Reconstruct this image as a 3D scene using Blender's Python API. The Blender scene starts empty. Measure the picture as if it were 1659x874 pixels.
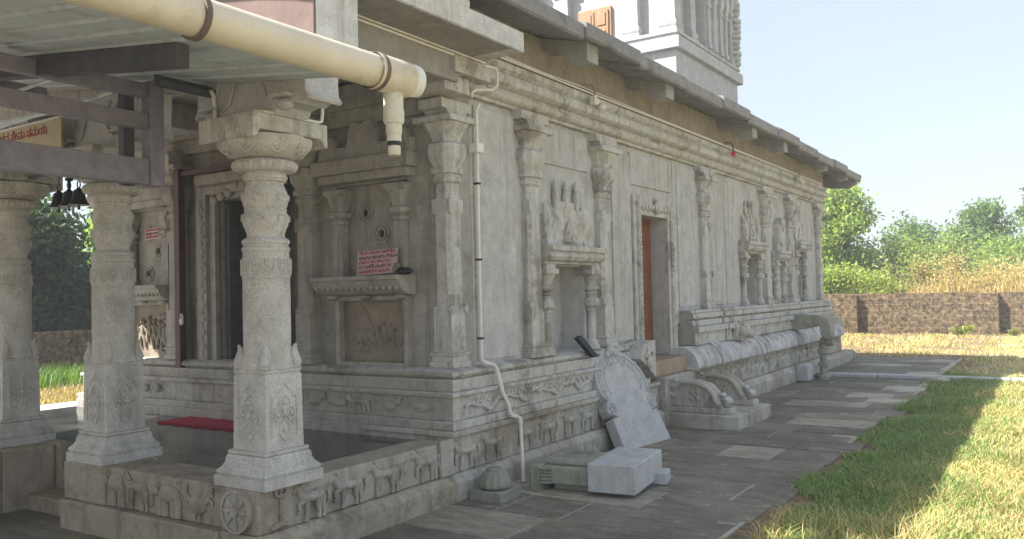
import bpy, math, random
import numpy as np
from mathutils import Vector, Matrix
R = math.radians
random.seed(7)
C = bpy.context.scene.collection
scene = bpy.context.scene

# ---------------------------------------------------------------- camera
cd = bpy.data.cameras.new("camera")
cam = bpy.data.objects.new("camera", cd)
C.objects.link(cam)
scene.camera = cam
cd.sensor_width = 36.0
cd.lens = 1366.3 / 1659 * 36.0
cd.clip_start = 0.05
cd.clip_end = 2000
right = Vector((0.8354, 0.5491, -0.0232))
fwd = Vector((-0.5488, 0.8352, 0.0291))
right.normalize()
fwd = (fwd - right * fwd.dot(right)).normalized()
up = right.cross(fwd)
cam.matrix_world = Matrix(((right.x, up.x, -fwd.x, 4.1616), (right.y, up.y, -fwd.y, -5.4313),
                           (right.z, up.z, -fwd.z, 1.65), (0, 0, 0, 1)))

# ---------------------------------------------------------------- light
SUN_EL, SUN_AZ = 47.0, 225.0          # azimuth clockwise from +Y
world = bpy.data.worlds.new("World")
scene.world = world
world.use_nodes = True
wn = world.node_tree
bg = wn.nodes["Background"]
sky = wn.nodes.new("ShaderNodeTexSky")
sky.sky_type = 'NISHITA'
sky.sun_disc = False
sky.sun_elevation = R(SUN_EL)
sky.sun_rotation = R(SUN_AZ)
sky.air_density = 1.0
sky.dust_density = 2.2
sky.ozone_density = 1.0
hs = wn.nodes.new("ShaderNodeHueSaturation")
hs.inputs["Saturation"].default_value = 0.72
wn.links.new(sky.outputs[0], hs.inputs["Color"])
hz_mix = wn.nodes.new("ShaderNodeMix")
hz_mix.data_type = 'RGBA'
hz_mix.inputs[0].default_value = 0.65
hz_mix.inputs[7].default_value = (2.5, 2.8, 3.15, 1)
wn.links.new(hs.outputs[0], hz_mix.inputs[6])
wn.links.new(hz_mix.outputs[2], bg.inputs[0])
bg.inputs[1].default_value = 0.088
sd = bpy.data.lights.new("sun", 'SUN')
sd.energy = 4.3
sd.angle = R(0.5)
sd.color = (1.0, 0.955, 0.88)
sun = bpy.data.objects.new("sun", sd)
C.objects.link(sun)
sdir = Vector((math.sin(R(SUN_AZ)) * math.cos(R(SUN_EL)), math.cos(R(SUN_AZ)) * math.cos(R(SUN_EL)), math.sin(R(SUN_EL))))
sun.rotation_euler = sdir.to_track_quat('Z', 'Y').to_euler()
vs = scene.view_settings
vs.view_transform = 'Standard'
vs.look = 'None'
vs.gamma = 1
vs.exposure = 1.75
vs.use_curve_mapping = False
scene.cycles.use_denoising = True
scene.cycles.max_bounces = 8
scene.cycles.diffuse_bounces = 5
scene.cycles.sample_clamp_indirect = 6

# ---------------------------------------------------------------- materials
def mat_base(name, rough=0.85, spec=0.3):
    m = bpy.data.materials.new(name)
    m.use_nodes = True
    nt = m.node_tree
    b = nt.nodes["Principled BSDF"]
    b.inputs["Roughness"].default_value = rough
    b.inputs["Specular IOR Level"].default_value = spec
    return m, nt, b

def nd(nt, t, **kw):
    n = nt.nodes.new(t)
    for k, v in kw.items():
        setattr(n, k, v)
    return n

def noise(nt, vec, scale, detail=4, rough=0.6):
    n = nd(nt, "ShaderNodeTexNoise")
    n.inputs["Scale"].default_value = scale
    n.inputs["Detail"].default_value = detail
    n.inputs["Roughness"].default_value = rough
    nt.links.new(vec, n.inputs["Vector"])
    return n.outputs[0]

def ramp(nt, fac, a, b, ca=(0, 0, 0), cb=(1, 1, 1)):
    r = nd(nt, "ShaderNodeValToRGB")
    r.color_ramp.elements[0].position = a
    r.color_ramp.elements[1].position = b
    r.color_ramp.elements[0].color = (*ca, 1)
    r.color_ramp.elements[1].color = (*cb, 1)
    nt.links.new(fac, r.inputs[0])
    return r.outputs[0]

def mix(nt, fac, a, b, mode='MIX'):
    n = nd(nt, "ShaderNodeMix", data_type='RGBA', blend_type=mode)
    for i, v in ((0, fac), (6, a), (7, b)):
        if isinstance(v, (int, float)):
            n.inputs[i].default_value = v
        elif isinstance(v, tuple):
            n.inputs[i].default_value = (*v, 1)
        else:
            nt.links.new(v, n.inputs[i])
    return n.outputs[2]

def mapped(nt, vec, sc):
    n = nd(nt, "ShaderNodeMapping")
    n.inputs["Scale"].default_value = sc
    nt.links.new(vec, n.inputs["Vector"])
    return n.outputs[0]

def bump(nt, b, h, strength, dist):
    n = nd(nt, "ShaderNodeBump")
    n.inputs["Strength"].default_value = strength
    n.inputs["Distance"].default_value = dist
    nt.links.new(h, n.inputs["Height"])
    nt.links.new(n.outputs[0], b.inputs["Normal"])

def stone(name, col, dark=0.55, stain=(0.12, 0.11, 0.09), stain_amt=0.5, stain_lo=0.53, stain_hi=0.66, pale=0.35,
          warm=None, warm_amt=0.0, streak=0.35, rough=0.88, bumpd=0.012, grain=0.4):
    m, nt, b = mat_base(name, rough)
    pos = nd(nt, "ShaderNodeNewGeometry").outputs["Position"]
    big = noise(nt, pos, 1.3, 5, 0.65)
    mid = noise(nt, pos, 7.0, 6, 0.7)
    fine = noise(nt, pos, 95.0, 3, 0.75)
    st = noise(nt, mapped(nt, pos, (6.0, 6.0, 0.55)), 1.6, 5, 0.6)
    d = tuple(c * dark for c in col)
    c = mix(nt, ramp(nt, big, 0.32, 0.62), d, col)
    c = mix(nt, 0.55, c, ramp(nt, mid, 0.28, 0.72, tuple(k * 0.6 for k in col), tuple(min(1, k * 1.28) for k in col)))
    if warm:
        w = noise(nt, pos, 0.9, 4, 0.6)
        f = nd(nt, "ShaderNodeMath", operation='MULTIPLY')
        nt.links.new(ramp(nt, w, 0.42, 0.62), f.inputs[0])
        f.inputs[1].default_value = warm_amt
        c = mix(nt, f.outputs[0], c, warm)
    f = nd(nt, "ShaderNodeMath", operation='MULTIPLY')
    nt.links.new(ramp(nt, st, stain_lo, stain_hi), f.inputs[0])
    f.inputs[1].default_value = streak
    c = mix(nt, f.outputs[0], c, stain)
    f = nd(nt, "ShaderNodeMath", operation='MULTIPLY')
    bl = noise(nt, pos, 2.6, 7, 0.72)
    nt.links.new(ramp(nt, bl, stain_lo, stain_hi), f.inputs[0])
    f.inputs[1].default_value = stain_amt
    c = mix(nt, f.outputs[0], c, stain)
    pn_ = noise(nt, mapped(nt, pos, (3.0, 3.0, 0.8)), 1.9, 9, 0.78)
    f = nd(nt, "ShaderNodeMath", operation='MULTIPLY')
    nt.links.new(ramp(nt, pn_, 0.56, 0.68), f.inputs[0])
    f.inputs[1].default_value = pale
    c = mix(nt, f.outputs[0], c, tuple(min(0.8, k * 1.45 + 0.03) for k in col))
    vo = nd(nt, "ShaderNodeTexVoronoi", feature='DISTANCE_TO_EDGE')
    vo.inputs["Scale"].default_value = 0.9
    dist = nd(nt, "ShaderNodeVectorMath", operation='ADD')
    wv = nd(nt, "ShaderNodeTexNoise")
    wv.inputs["Scale"].default_value = 3.0
    wv.inputs["Detail"].default_value = 5
    nt.links.new(pos, wv.inputs["Vector"])
    nt.links.new(pos, dist.inputs[0])
    nt.links.new(wv.outputs["Color"], dist.inputs[1])
    nt.links.new(dist.outputs[0], vo.inputs["Vector"])
    f = nd(nt, "ShaderNodeMath", operation='MULTIPLY')
    nt.links.new(ramp(nt, vo.outputs["Distance"], 0.0, 0.010, (1, 1, 1), (0, 0, 0)), f.inputs[0])
    f.inputs[1].default_value = 0.22
    c = mix(nt, f.outputs[0], c, tuple(k * 0.4 for k in col))
    c = mix(nt, grain, c, ramp(nt, fine, 0.25, 0.75, (0.35, 0.35, 0.35), (1.5, 1.5, 1.5)), 'MULTIPLY')
    nt.links.new(c, b.inputs["Base Color"])
    a = nd(nt, "ShaderNodeMath", operation='ADD')
    nt.links.new(mid, a.inputs[0])
    s = nd(nt, "ShaderNodeMath", operation='MULTIPLY')
    nt.links.new(fine, s.inputs[0])
    s.inputs[1].default_value = 0.35
    nt.links.new(s.outputs[0], a.inputs[1])
    bump(nt, b, a.outputs[0], 0.55, bumpd)
    return m

def plain(name, col, rough=0.6, metal=0.0, var=0.25, scale=9.0, dirt=None, dirt_amt=0.5, spec=0.4, bumpd=0.0):
    m, nt, b = mat_base(name, rough, spec)
    b.inputs["Metallic"].default_value = metal
    pos = nd(nt, "ShaderNodeNewGeometry").outputs["Position"]
    n = noise(nt, pos, scale, 5, 0.65)
    c = ramp(nt, n, 0.3, 0.7, tuple(k * (1 - var) for k in col), tuple(min(1, k * (1 + var)) for k in col))
    if dirt:
        d = noise(nt, mapped(nt, pos, (1.0, 1.0, 1.0)), 3.3, 7, 0.75)
        f = nd(nt, "ShaderNodeMath", operation='MULTIPLY')
        nt.links.new(ramp(nt, d, 0.52, 0.68), f.inputs[0])
        f.inputs[1].default_value = dirt_amt
        c = mix(nt, f.outputs[0], c, dirt)
    nt.links.new(c, b.inputs["Base Color"])
    if bumpd:
        bump(nt, b, n, 0.6, bumpd)
    return m

M = {}
M['wall'] = stone('wall_granite', (0.52, 0.52, 0.51), dark=0.78, stain=(0.20, 0.19, 0.17), stain_amt=0.35, streak=0.35, warm=(0.46, 0.435, 0.38), warm_amt=0.4)
M['trim'] = stone('trim_granite', (0.56, 0.555, 0.53), dark=0.72, stain=(0.14, 0.125, 0.10), stain_amt=0.6, streak=0.35, stain_lo=0.52, stain_hi=0.62, warm=(0.46, 0.41, 0.32), warm_amt=0.4)
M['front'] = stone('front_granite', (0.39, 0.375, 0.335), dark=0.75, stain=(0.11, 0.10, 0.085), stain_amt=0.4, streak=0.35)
M['panel'] = stone('panel_stone', (0.30, 0.26, 0.205), dark=0.8, stain=(0.14, 0.11, 0.08), stain_amt=0.3, streak=0.25)
M['pillar'] = stone('pillar_granite', (0.58, 0.565, 0.53), dark=0.78, stain=(0.20, 0.18, 0.15), stain_amt=0.35, streak=0.3, grain=0.6, bumpd=0.014)
M['plinth'] = stone('plinth_stone', (0.50, 0.485, 0.435), dark=0.6, stain=(0.11, 0.10, 0.08), stain_amt=0.6, streak=0.35, warm=(0.30, 0.235, 0.155), warm_amt=0.7, bumpd=0.018)
M['porchbase'] = stone('porch_stone', (0.40, 0.35, 0.275), dark=0.6, stain=(0.07, 0.06, 0.05), stain_amt=0.6, streak=0.3, bumpd=0.02)
M['upper'] = stone('upper_masonry', (0.34, 0.30, 0.24), dark=0.72, stain=(0.15, 0.125, 0.095), stain_amt=0.6, streak=0.12, pale=0.2, bumpd=0.012, grain=0.7)
M['roof'] = stone('roof_slab', (0.27, 0.265, 0.26), dark=0.6, stain=(0.09, 0.085, 0.08), stain_amt=0.6, streak=0.2, bumpd=0.02)
M['concrete'] = stone('slab_concrete', (0.55, 0.545, 0.53), dark=0.8, stain=(0.24, 0.22, 0.2), stain_amt=0.3, streak=0.55, bumpd=0.006)
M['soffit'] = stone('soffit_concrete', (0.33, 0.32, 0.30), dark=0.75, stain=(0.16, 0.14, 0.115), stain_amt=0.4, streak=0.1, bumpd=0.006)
M['fresh'] = stone('pale_granite', (0.50, 0.505, 0.505), dark=0.85, stain=(0.30, 0.30, 0.28), stain_amt=0.35, streak=0.15, grain=0.55, bumpd=0.010)
M['mossy'] = stone('mossy_granite', (0.34, 0.34, 0.28), dark=0.7, stain=(0.10, 0.115, 0.055), stain_amt=0.7, streak=0.4, bumpd=0.014)
M['kapota'] = stone('kapota_granite', (0.60, 0.595, 0.60), dark=0.62, stain=(0.17, 0.165, 0.16), stain_amt=0.65, streak=0.5, stain_lo=0.5, stain_hi=0.6, bumpd=0.018)
M['tower'] = stone('tower_paint', (0.42, 0.425, 0.43), dark=0.9, stain=(0.34, 0.34, 0.34), stain_amt=0.35, streak=0.3, bumpd=0.004, grain=0.1)
M['red'] = stone('red_oxide_paint', (0.165, 0.115, 0.10), dark=0.8, stain=(0.11, 0.07, 0.06), stain_amt=0.4, streak=0.4, bumpd=0.004, grain=0.1)
M['shade_doorgrey'] = stone('soffit_shade_door_grey', (0.15, 0.155, 0.175), dark=0.7, stain=(0.08, 0.08, 0.09), stain_amt=0.4, streak=0.2)  # eave underside shade put into the colour; also the dark grey door leaf
M['pinksill'] = stone('sill_stone', (0.40, 0.31, 0.23), dark=0.75, stain=(0.22, 0.14, 0.09), stain_amt=0.5, streak=0.2)
M['purple'] = plain('purple_paint', (0.225, 0.21, 0.265), 0.55, dirt=(0.15, 0.12, 0.12), dirt_amt=0.4)
M['darksteel'] = plain('dark_steel', (0.075, 0.078, 0.09), 0.6)
M['brownsteel'] = plain('brown_gate_paint', (0.085, 0.045, 0.04), 0.5)
M['sheet'] = plain('roof_sheet', (0.55, 0.62, 0.65), 0.55, metal=0.15, dirt=(0.21, 0.19, 0.16), dirt_amt=0.55, var=0.1)
M['gutter'] = plain('cream_pvc', (0.60, 0.545, 0.435), 0.45, dirt=(0.40, 0.31, 0.19), dirt_amt=0.6, var=0.08, scale=3)
M['gutterclamp'] = plain('rusty_clamp', (0.13, 0.095, 0.075), 0.7)
M['pvc'] = plain('white_pvc', (0.70, 0.69, 0.64), 0.45, dirt=(0.45, 0.41, 0.33), dirt_amt=0.4, var=0.06)
M['pvcmoss'] = plain('stained_pvc', (0.58, 0.56, 0.46), 0.55, dirt=(0.19, 0.22, 0.04), dirt_amt=0.9, var=0.1, scale=20)
M['black'] = plain('black_stuff', (0.018, 0.018, 0.02), 0.6)
M['bell'] = plain('bell_bronze', (0.05, 0.048, 0.045), 0.45, metal=0.6)
M['mat'] = plain('red_carpet', (0.34, 0.028, 0.05), 0.95, scale=60, bumpd=0.004)
M['signpink'] = plain('pink_card', (0.52, 0.38, 0.37), 0.6, var=0.05)
M['signcream'] = plain('cream_banner', (0.48, 0.42, 0.25), 0.6, var=0.06)
M['signred'] = plain('red_letters', (0.38, 0.035, 0.04), 0.6, var=0.1)
M['signdark'] = plain('dark_letters', (0.10, 0.02, 0.03), 0.6, var=0.1)
M['brass'] = plain('dull_tin', (0.22, 0.2, 0.17), 0.45, metal=0.5)
M['redbulb'] = plain('red_bulb', (0.6, 0.03, 0.05), 0.3)
M['whiteglass'] = plain('white_lamp', (0.7, 0.68, 0.62), 0.3)
M['bark'] = plain('bark', (0.12, 0.085, 0.055), 0.9, bumpd=0.01, scale=14)

def wood(name, col):
    m, nt, b = mat_base(name, 0.5)
    pos = nd(nt, "ShaderNodeNewGeometry").outputs["Position"]
    n = noise(nt, mapped(nt, pos, (30, 30, 1.6)), 1.5, 6, 0.6)
    nt.links.new(ramp(nt, n, 0.3, 0.7, tuple(k * 0.6 for k in col), tuple(k * 1.25 for k in col)), b.inputs["Base Color"])
    bump(nt, b, n, 0.4, 0.004)
    return m
M['wood'] = wood('orange_teak', (0.22, 0.085, 0.034))
M['towerwood'] = wood('pale_teak', (0.33, 0.20, 0.11))
M['doorwood'] = wood('dark_door_wood', (0.05, 0.04, 0.033))

# polished black granite floor
m, nt, b = mat_base('polished_floor', 0.08, 0.6)
pos = nd(nt, "ShaderNodeNewGeometry").outputs["Position"]
n1 = noise(nt, pos, 60, 4)
n2 = noise(nt, pos, 3.0, 6, 0.7)
c = ramp(nt, n1, 0.3, 0.7, (0.022, 0.025, 0.027), (0.06, 0.065, 0.066))
c = mix(nt, ramp(nt, n2, 0.45, 0.75), c, (0.085, 0.085, 0.075))
nt.links.new(c, b.inputs["Base Color"])
nt.links.new(ramp(nt, n2, 0.3, 0.75, (0.03, 0.03, 0.03), (0.22, 0.22, 0.22)), b.inputs["Roughness"])
bump(nt, b, n2, 0.10, 0.01)
M['floor'] = m

# paving: per-stone tone attribute
m, nt, b = mat_base('paving_stone', 0.85)
pos = nd(nt, "ShaderNodeNewGeometry").outputs["Position"]
at = nd(nt, "ShaderNodeAttribute")
at.attribute_name = "tone"
n1 = noise(nt, mapped(nt, pos, (1.6, 7.0, 2.0)), 1.6, 9, 0.75)
n2 = noise(nt, pos, 110, 3, 0.75)
n3 = noise(nt, pos, 1.5, 8, 0.75)
n4 = noise(nt, pos, 0.8, 6, 0.7)
n5 = noise(nt, mapped(nt, pos, (1.0, 2.0, 1.0)), 4.0, 10, 0.82)
c = mix(nt, 0.9, at.outputs["Color"], ramp(nt, n1, 0.28, 0.74, (0.55, 0.53, 0.50), (1.45, 1.45, 1.42)), 'MULTIPLY')
c = mix(nt, 0.75, c, ramp(nt, n4, 0.36, 0.64, (1.35, 1.33, 1.28), (0.6, 0.58, 0.54)), 'MULTIPLY')
c = mix(nt, ramp(nt, n3, 0.54, 0.72), c, (0.30, 0.265, 0.205))
c = mix(nt, ramp(nt, n5, 0.585, 0.63), c, (0.48, 0.46, 0.41))
c = mix(nt, 0.55, c, ramp(nt, n2, 0.25, 0.75, (0.45, 0.45, 0.45), (1.45, 1.45, 1.45)), 'MULTIPLY')
nt.links.new(c, b.inputs["Base Color"])
bump(nt, b, n1, 0.9, 0.03)
M['paving'] = m

# ground: dry earth
m, nt, b = mat_base('dry_earth', 0.95, 0.1)
pos = nd(nt, "ShaderNodeNewGeometry").outputs["Position"]
n1 = noise(nt, pos, 0.7, 6, 0.65)
n2 = noise(nt, pos, 14, 6, 0.7)
c = mix(nt, ramp(nt, n1, 0.35, 0.65), (0.30, 0.26, 0.17), (0.42, 0.37, 0.24))
sx = nd(nt, "ShaderNodeSeparateXYZ")
nt.links.new(pos, sx.inputs[0])
mr = nd(nt, "ShaderNodeMapRange")
mr.inputs[1].default_value = 2.75
mr.inputs[2].default_value = 2.45
nt.links.new(sx.outputs[0], mr.inputs[0])
c = mix(nt, mr.outputs[0], c, ramp(nt, n2, 0.35, 0.65, (0.15, 0.11, 0.075), (0.28, 0.195, 0.12)))
c = mix(nt, 0.6, c, ramp(nt, n2, 0.3, 0.7, (0.55, 0.55, 0.5), (1.3, 1.3, 1.3)), 'MULTIPLY')
nt.links.new(c, b.inputs["Base Color"])
bump(nt, b, n2, 0.8, 0.04)
M['ground'] = m

# laterite compound wall
m, nt, b = mat_base('laterite', 0.95, 0.1)
pos = nd(nt, "ShaderNodeNewGeometry").outputs["Position"]
sx = nd(nt, "ShaderNodeSeparateXYZ")
nt.links.new(pos, sx.inputs[0])
ad = nd(nt, "ShaderNodeMath", operation='ADD')
nt.links.new(sx.outputs[0], ad.inputs[0])
nt.links.new(sx.outputs[1], ad.inputs[1])
cx = nd(nt, "ShaderNodeCombineXYZ")
nt.links.new(ad.outputs[0], cx.inputs[0])
nt.links.new(sx.outputs[2], cx.inputs[1])
br = nd(nt, "ShaderNodeTexBrick")
br.inputs["Scale"].default_value = 1.0
br.inputs["Brick Width"].default_value = 0.42
br.inputs["Row Height"].default_value = 0.2
br.inputs["Mortar Size"].default_value = 0.012
br.inputs["Color1"].default_value = (0.125, 0.098, 0.066, 1)
br.inputs["Color2"].default_value = (0.075, 0.062, 0.046, 1)
br.inputs["Mortar"].default_value = (0.17, 0.145, 0.105, 1)
nt.links.new(cx.outputs[0], br.inputs["Vector"])
n2 = noise(nt, pos, 5, 7, 0.78)
n3 = noise(nt, pos, 22, 5, 0.75)
n8 = noise(nt, pos, 9.0, 4, 0.7)
bb = mix(nt, 0.35, br.outputs[0], (0.115, 0.092, 0.064))
bb = mix(nt, 0.85, bb, ramp(nt, n8, 0.36, 0.64, (0.25, 0.24, 0.22), (2.1, 1.95, 1.7)), 'MULTIPLY')
c = mix(nt, 0.9, bb, ramp(nt, n2, 0.3, 0.7, (0.5, 0.48, 0.46), (1.5, 1.45, 1.35)), 'MULTIPLY')
c = mix(nt, ramp(nt, n3, 0.55, 0.68), c, (0.20, 0.175, 0.125))
nt.links.new(c, b.inputs["Base Color"])
bump(nt, b, n3, 0.9, 0.05)
M['laterite'] = m

def leafmat(name, trans=0.45):
    m, nt, b = mat_base(name, 0.55, 0.35)
    at = nd(nt, "ShaderNodeAttribute")
    at.attribute_name = "tone"
    nt.links.new(at.outputs["Color"], b.inputs["Base Color"])
    tr = nd(nt, "ShaderNodeBsdfTranslucent")
    br = mix(nt, 1.0, at.outputs["Color"], (1.5, 1.6, 0.8), 'MULTIPLY')
    nt.links.new(br, tr.inputs[0])
    ms = nd(nt, "ShaderNodeMixShader")
    ms.inputs[0].default_value = trans
    nt.links.new(b.outputs[0], ms.inputs[1])
    nt.links.new(tr.outputs[0], ms.inputs[2])
    nt.links.new(ms.outputs[0], nt.nodes["Material Output"].inputs[0])
    return m
M['leaf'] = leafmat('leaves')
M['grass'] = leafmat('grass_blades', 0.3)

# ---------------------------------------------------------------- mesh helpers
class MB:
    def __init__(s):
        s.v, s.f = [], []
    def add(s, vs_, fs):
        o = len(s.v)
        s.v += [tuple(p) for p in vs_]
        s.f += [tuple(i + o for i in q) for q in fs]
        return s
    def box(s, x0, x1, y0, y1, z0, z1):
        return s.add([(x0, y0, z0), (x1, y0, z0), (x1, y1, z0), (x0, y1, z0), (x0, y0, z1), (x1, y0, z1), (x1, y1, z1), (x0, y1, z1)],
                     [(0, 3, 2, 1), (4, 5, 6, 7), (0, 1, 5, 4), (1, 2, 6, 5), (2, 3, 7, 6), (3, 0, 4, 7)])
    def loft(s, rings, cap=True):
        n = len(rings[0])
        o = len(s.v)
        for r in rings:
            s.v += [tuple(p) for p in r]
        for k in range(len(rings) - 1):
            for i in range(n):
                j = (i + 1) % n
                s.f.append((o + k * n + i, o + k * n + j, o + (k + 1) * n + j, o + (k + 1) * n + i))
        if cap:
            s.f.append(tuple(o + i for i in reversed(range(n))))
            s.f.append(tuple(o + (len(rings) - 1) * n + i for i in range(n)))
        return s
    def prism(s, poly, axis, a, b):
        """poly: 2D points; axis x: (y,z), y: (x,z), z: (x,y)"""
        def P(p, t):
            return {'x': (t, p[0], p[1]), 'y': (p[0], t, p[1]), 'z': (p[0], p[1], t)}[axis]
        return s.loft([[P(p, a) for p in poly], [P(p, b) for p in poly]])
    def stack(s, cx, cy, prof):
        """rectangular or chamfered sections: (z, hx, hy, chamfer 0..1)"""
        rings = []
        for q in prof:
            z, hx, hy = q[:3]
            c = q[3] if len(q) > 3 else 0.0
            k = max(min(hx, hy) * c * 0.58, 0.0005)
            rings.append([(cx + hx - k, cy - hy, z), (cx + hx, cy - hy + k, z), (cx + hx, cy + hy - k, z), (cx + hx - k, cy + hy, z),
                          (cx - hx + k, cy + hy, z), (cx - hx, cy + hy - k, z), (cx - hx, cy - hy + k, z), (cx - hx + k, cy - hy, z)])
        return s.loft(rings)
    def lathe(s, cx, cy, prof, n=32, flute=None):
        rings = []
        for q in prof:
            z, r = q[:2]
            fl = q[2] if len(q) > 2 else 0
            rings.append([(cx + (r + (fl * (abs(math.cos(i * math.pi * (flute or 1) / n)) - 0.6) if fl else 0)) * math.cos(2 * math.pi * i / n),
                           cy + (r + (fl * (abs(math.cos(i * math.pi * (flute or 1) / n)) - 0.6) if fl else 0)) * math.sin(2 * math.pi * i / n), z) for i in range(n)])
        return s.loft(rings)
    def tube(s, pts, rad, n=8, flat=None):
        pts = [Vector(p) for p in pts]
        rings = []
        prev = None
        for i, p in enumerate(pts):
            d = (pts[min(i + 1, len(pts) - 1)] - pts[max(i - 1, 0)]).normalized()
            a = Vector((0, 0, 1)) if abs(d.z) < 0.9 else Vector((1, 0, 0))
            if prev is not None:
                a = prev
            u = (a - d * a.dot(d)).normalized()
            prev = u
            w = d.cross(u)
            r = rad[i] if isinstance(rad, (list, tuple)) else rad
            rings.append([p + u * (r * math.cos(2 * math.pi * k / n)) + w * (r * math.sin(2 * math.pi * k / n)) for k in range(n)])
        if flat:
            rings = [[Vector((q.x, q.y * flat, q.z)) for q in rg] for rg in rings]
        return s.loft(rings)
    def ball(s, c, r, n=10, m_=6):
        rx, ry, rz = (r, r, r) if isinstance(r, (int, float)) else r
        rings = []
        for j in range(m_ + 1):
            t = math.pi * (0.03 + 0.94 * j / m_)
            rings.append([(c[0] + rx * math.sin(t) * math.cos(2 * math.pi * i / n), c[1] + ry * math.sin(t) * math.sin(2 * math.pi * i / n), c[2] - rz * math.cos(t)) for i in range(n)])
        return s.loft(rings)
    def quad(s, a, b, c, d):
        return s.add([a, b, c, d], [(0, 1, 2, 3)])
    def build(s, name, mat, parent=None, bev=0.0, ang=35, jit=0.0, alt=None):
        me = bpy.data.meshes.new(name)
        vs_ = s.v
        if jit:
            rr = random.Random(len(s.v))
            vs_ = [(x + rr.uniform(-jit, jit), y + rr.uniform(-jit, jit), z + rr.uniform(-jit, jit)) for x, y, z in s.v]
        me.from_pydata(vs_, [], s.f)
        me.validate()
        me.update()
        me.polygons.foreach_set("use_smooth", [True] * len(me.polygons))
        me.set_sharp_from_angle(angle=R(ang))
        if mat:
            me.materials.append(M[mat] if isinstance(mat, str) else mat)
        o = bpy.data.objects.new(name, me)
        C.objects.link(o)
        if parent:
            o.parent = parent
            par = parent
            off = Vector((0, 0, 0))
            while par:
                off += par.location
                par = par.parent
            o.location = -off if off.length else (0, 0, 0)
        if alt:
            me.materials.append(M[alt[0]])
            for p in me.polygons:
                if p.normal.dot(Vector(alt[1])) > alt[2]:
                    p.material_index = 1
        if bev:
            bm_ = o.modifiers.new("bevel", 'BEVEL')
            bm_.width = bev
            bm_.segments = 2
            bm_.limit_method = 'ANGLE'
            bm_.angle_limit = R(40)
        return o

def tag(o, label, cat, group=None, kind=None):
    if label:
        o['label'] = label
    if cat:
        o['category'] = cat
    if group:
        o['group'] = group
    if kind:
        o['kind'] = kind
    return o

def empty(name, loc=(0, 0, 0)):
    o = bpy.data.objects.new(name, None)
    o.empty_display_size = 0.1
    C.objects.link(o)
    o.location = loc
    return o

def put(src, parent, loc, rotz=0.0, scale=1.0, name=None):
    """copy of a part under parent (parents of this scene never rotate)"""
    c = src.copy()
    C.objects.link(c)
    if parent:
        c.parent = parent
        off = Vector((0, 0, 0))
        par = parent
        while par:
            off += par.location
            par = par.parent
        c.location = Vector(loc) - off
    else:
        c.location = loc
    c.rotation_euler = (0, 0, rotz)
    c.scale = (scale, scale, scale) if isinstance(scale, (int, float)) else scale
    return c

def copy_thing(root, loc, label):
    r = root.copy()
    C.objects.link(r)
    r.location = loc
    r['label'] = label
    for ch in list(root.children):
        c = ch.copy()
        C.objects.link(c)
        c.parent = r
        for g in list(ch.children):
            d = g.copy()
            C.objects.link(d)
            d.parent = c
    return r

def text_mesh(name, body, size, mat, parent, loc, rot, thick=0.002, align='LEFT'):
    cu = bpy.data.curves.new(name, 'FONT')
    cu.body = body
    cu.size = size
    cu.extrude = thick
    cu.align_x = align
    cu.space_line = 0.95
    o = bpy.data.objects.new(name, cu)
    C.objects.link(o)
    me = bpy.data.meshes.new_from_object(o.evaluated_get(bpy.context.evaluated_depsgraph_get()))
    bpy.data.objects.remove(o)
    me.materials.clear()
    me.materials.append(M[mat])
    t = bpy.data.objects.new(name, me)
    C.objects.link(t)
    off = Vector((0, 0, 0))
    par = parent
    while par:
        off += par.location
        par = par.parent
    t.parent = parent
    t.location = Vector(loc) - off
    t.rotation_euler = rot
    return t

def struct(o):
    o['kind'] = 'structure'
    return o

# ================================================================ GROUND AND PATH
g = MB()
NX = 60
xs = [-212, -60, -20, -8, 2.3, 8, 20, 60, 212]
ys = [-212, -60, -20, -8, 0, 8, 16, 26, 60, 212]
o = len(g.v)
for y in ys:
    for x in xs:
        g.v.append((x, y, -0.02))
for j in range(len(ys) - 1):
    for i in range(len(xs) - 1):
        a = j * len(xs) + i
        g.f.append((a, a + 1, a + len(xs) + 1, a + len(xs)))
struct(g.build('ground', 'ground'))

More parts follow.
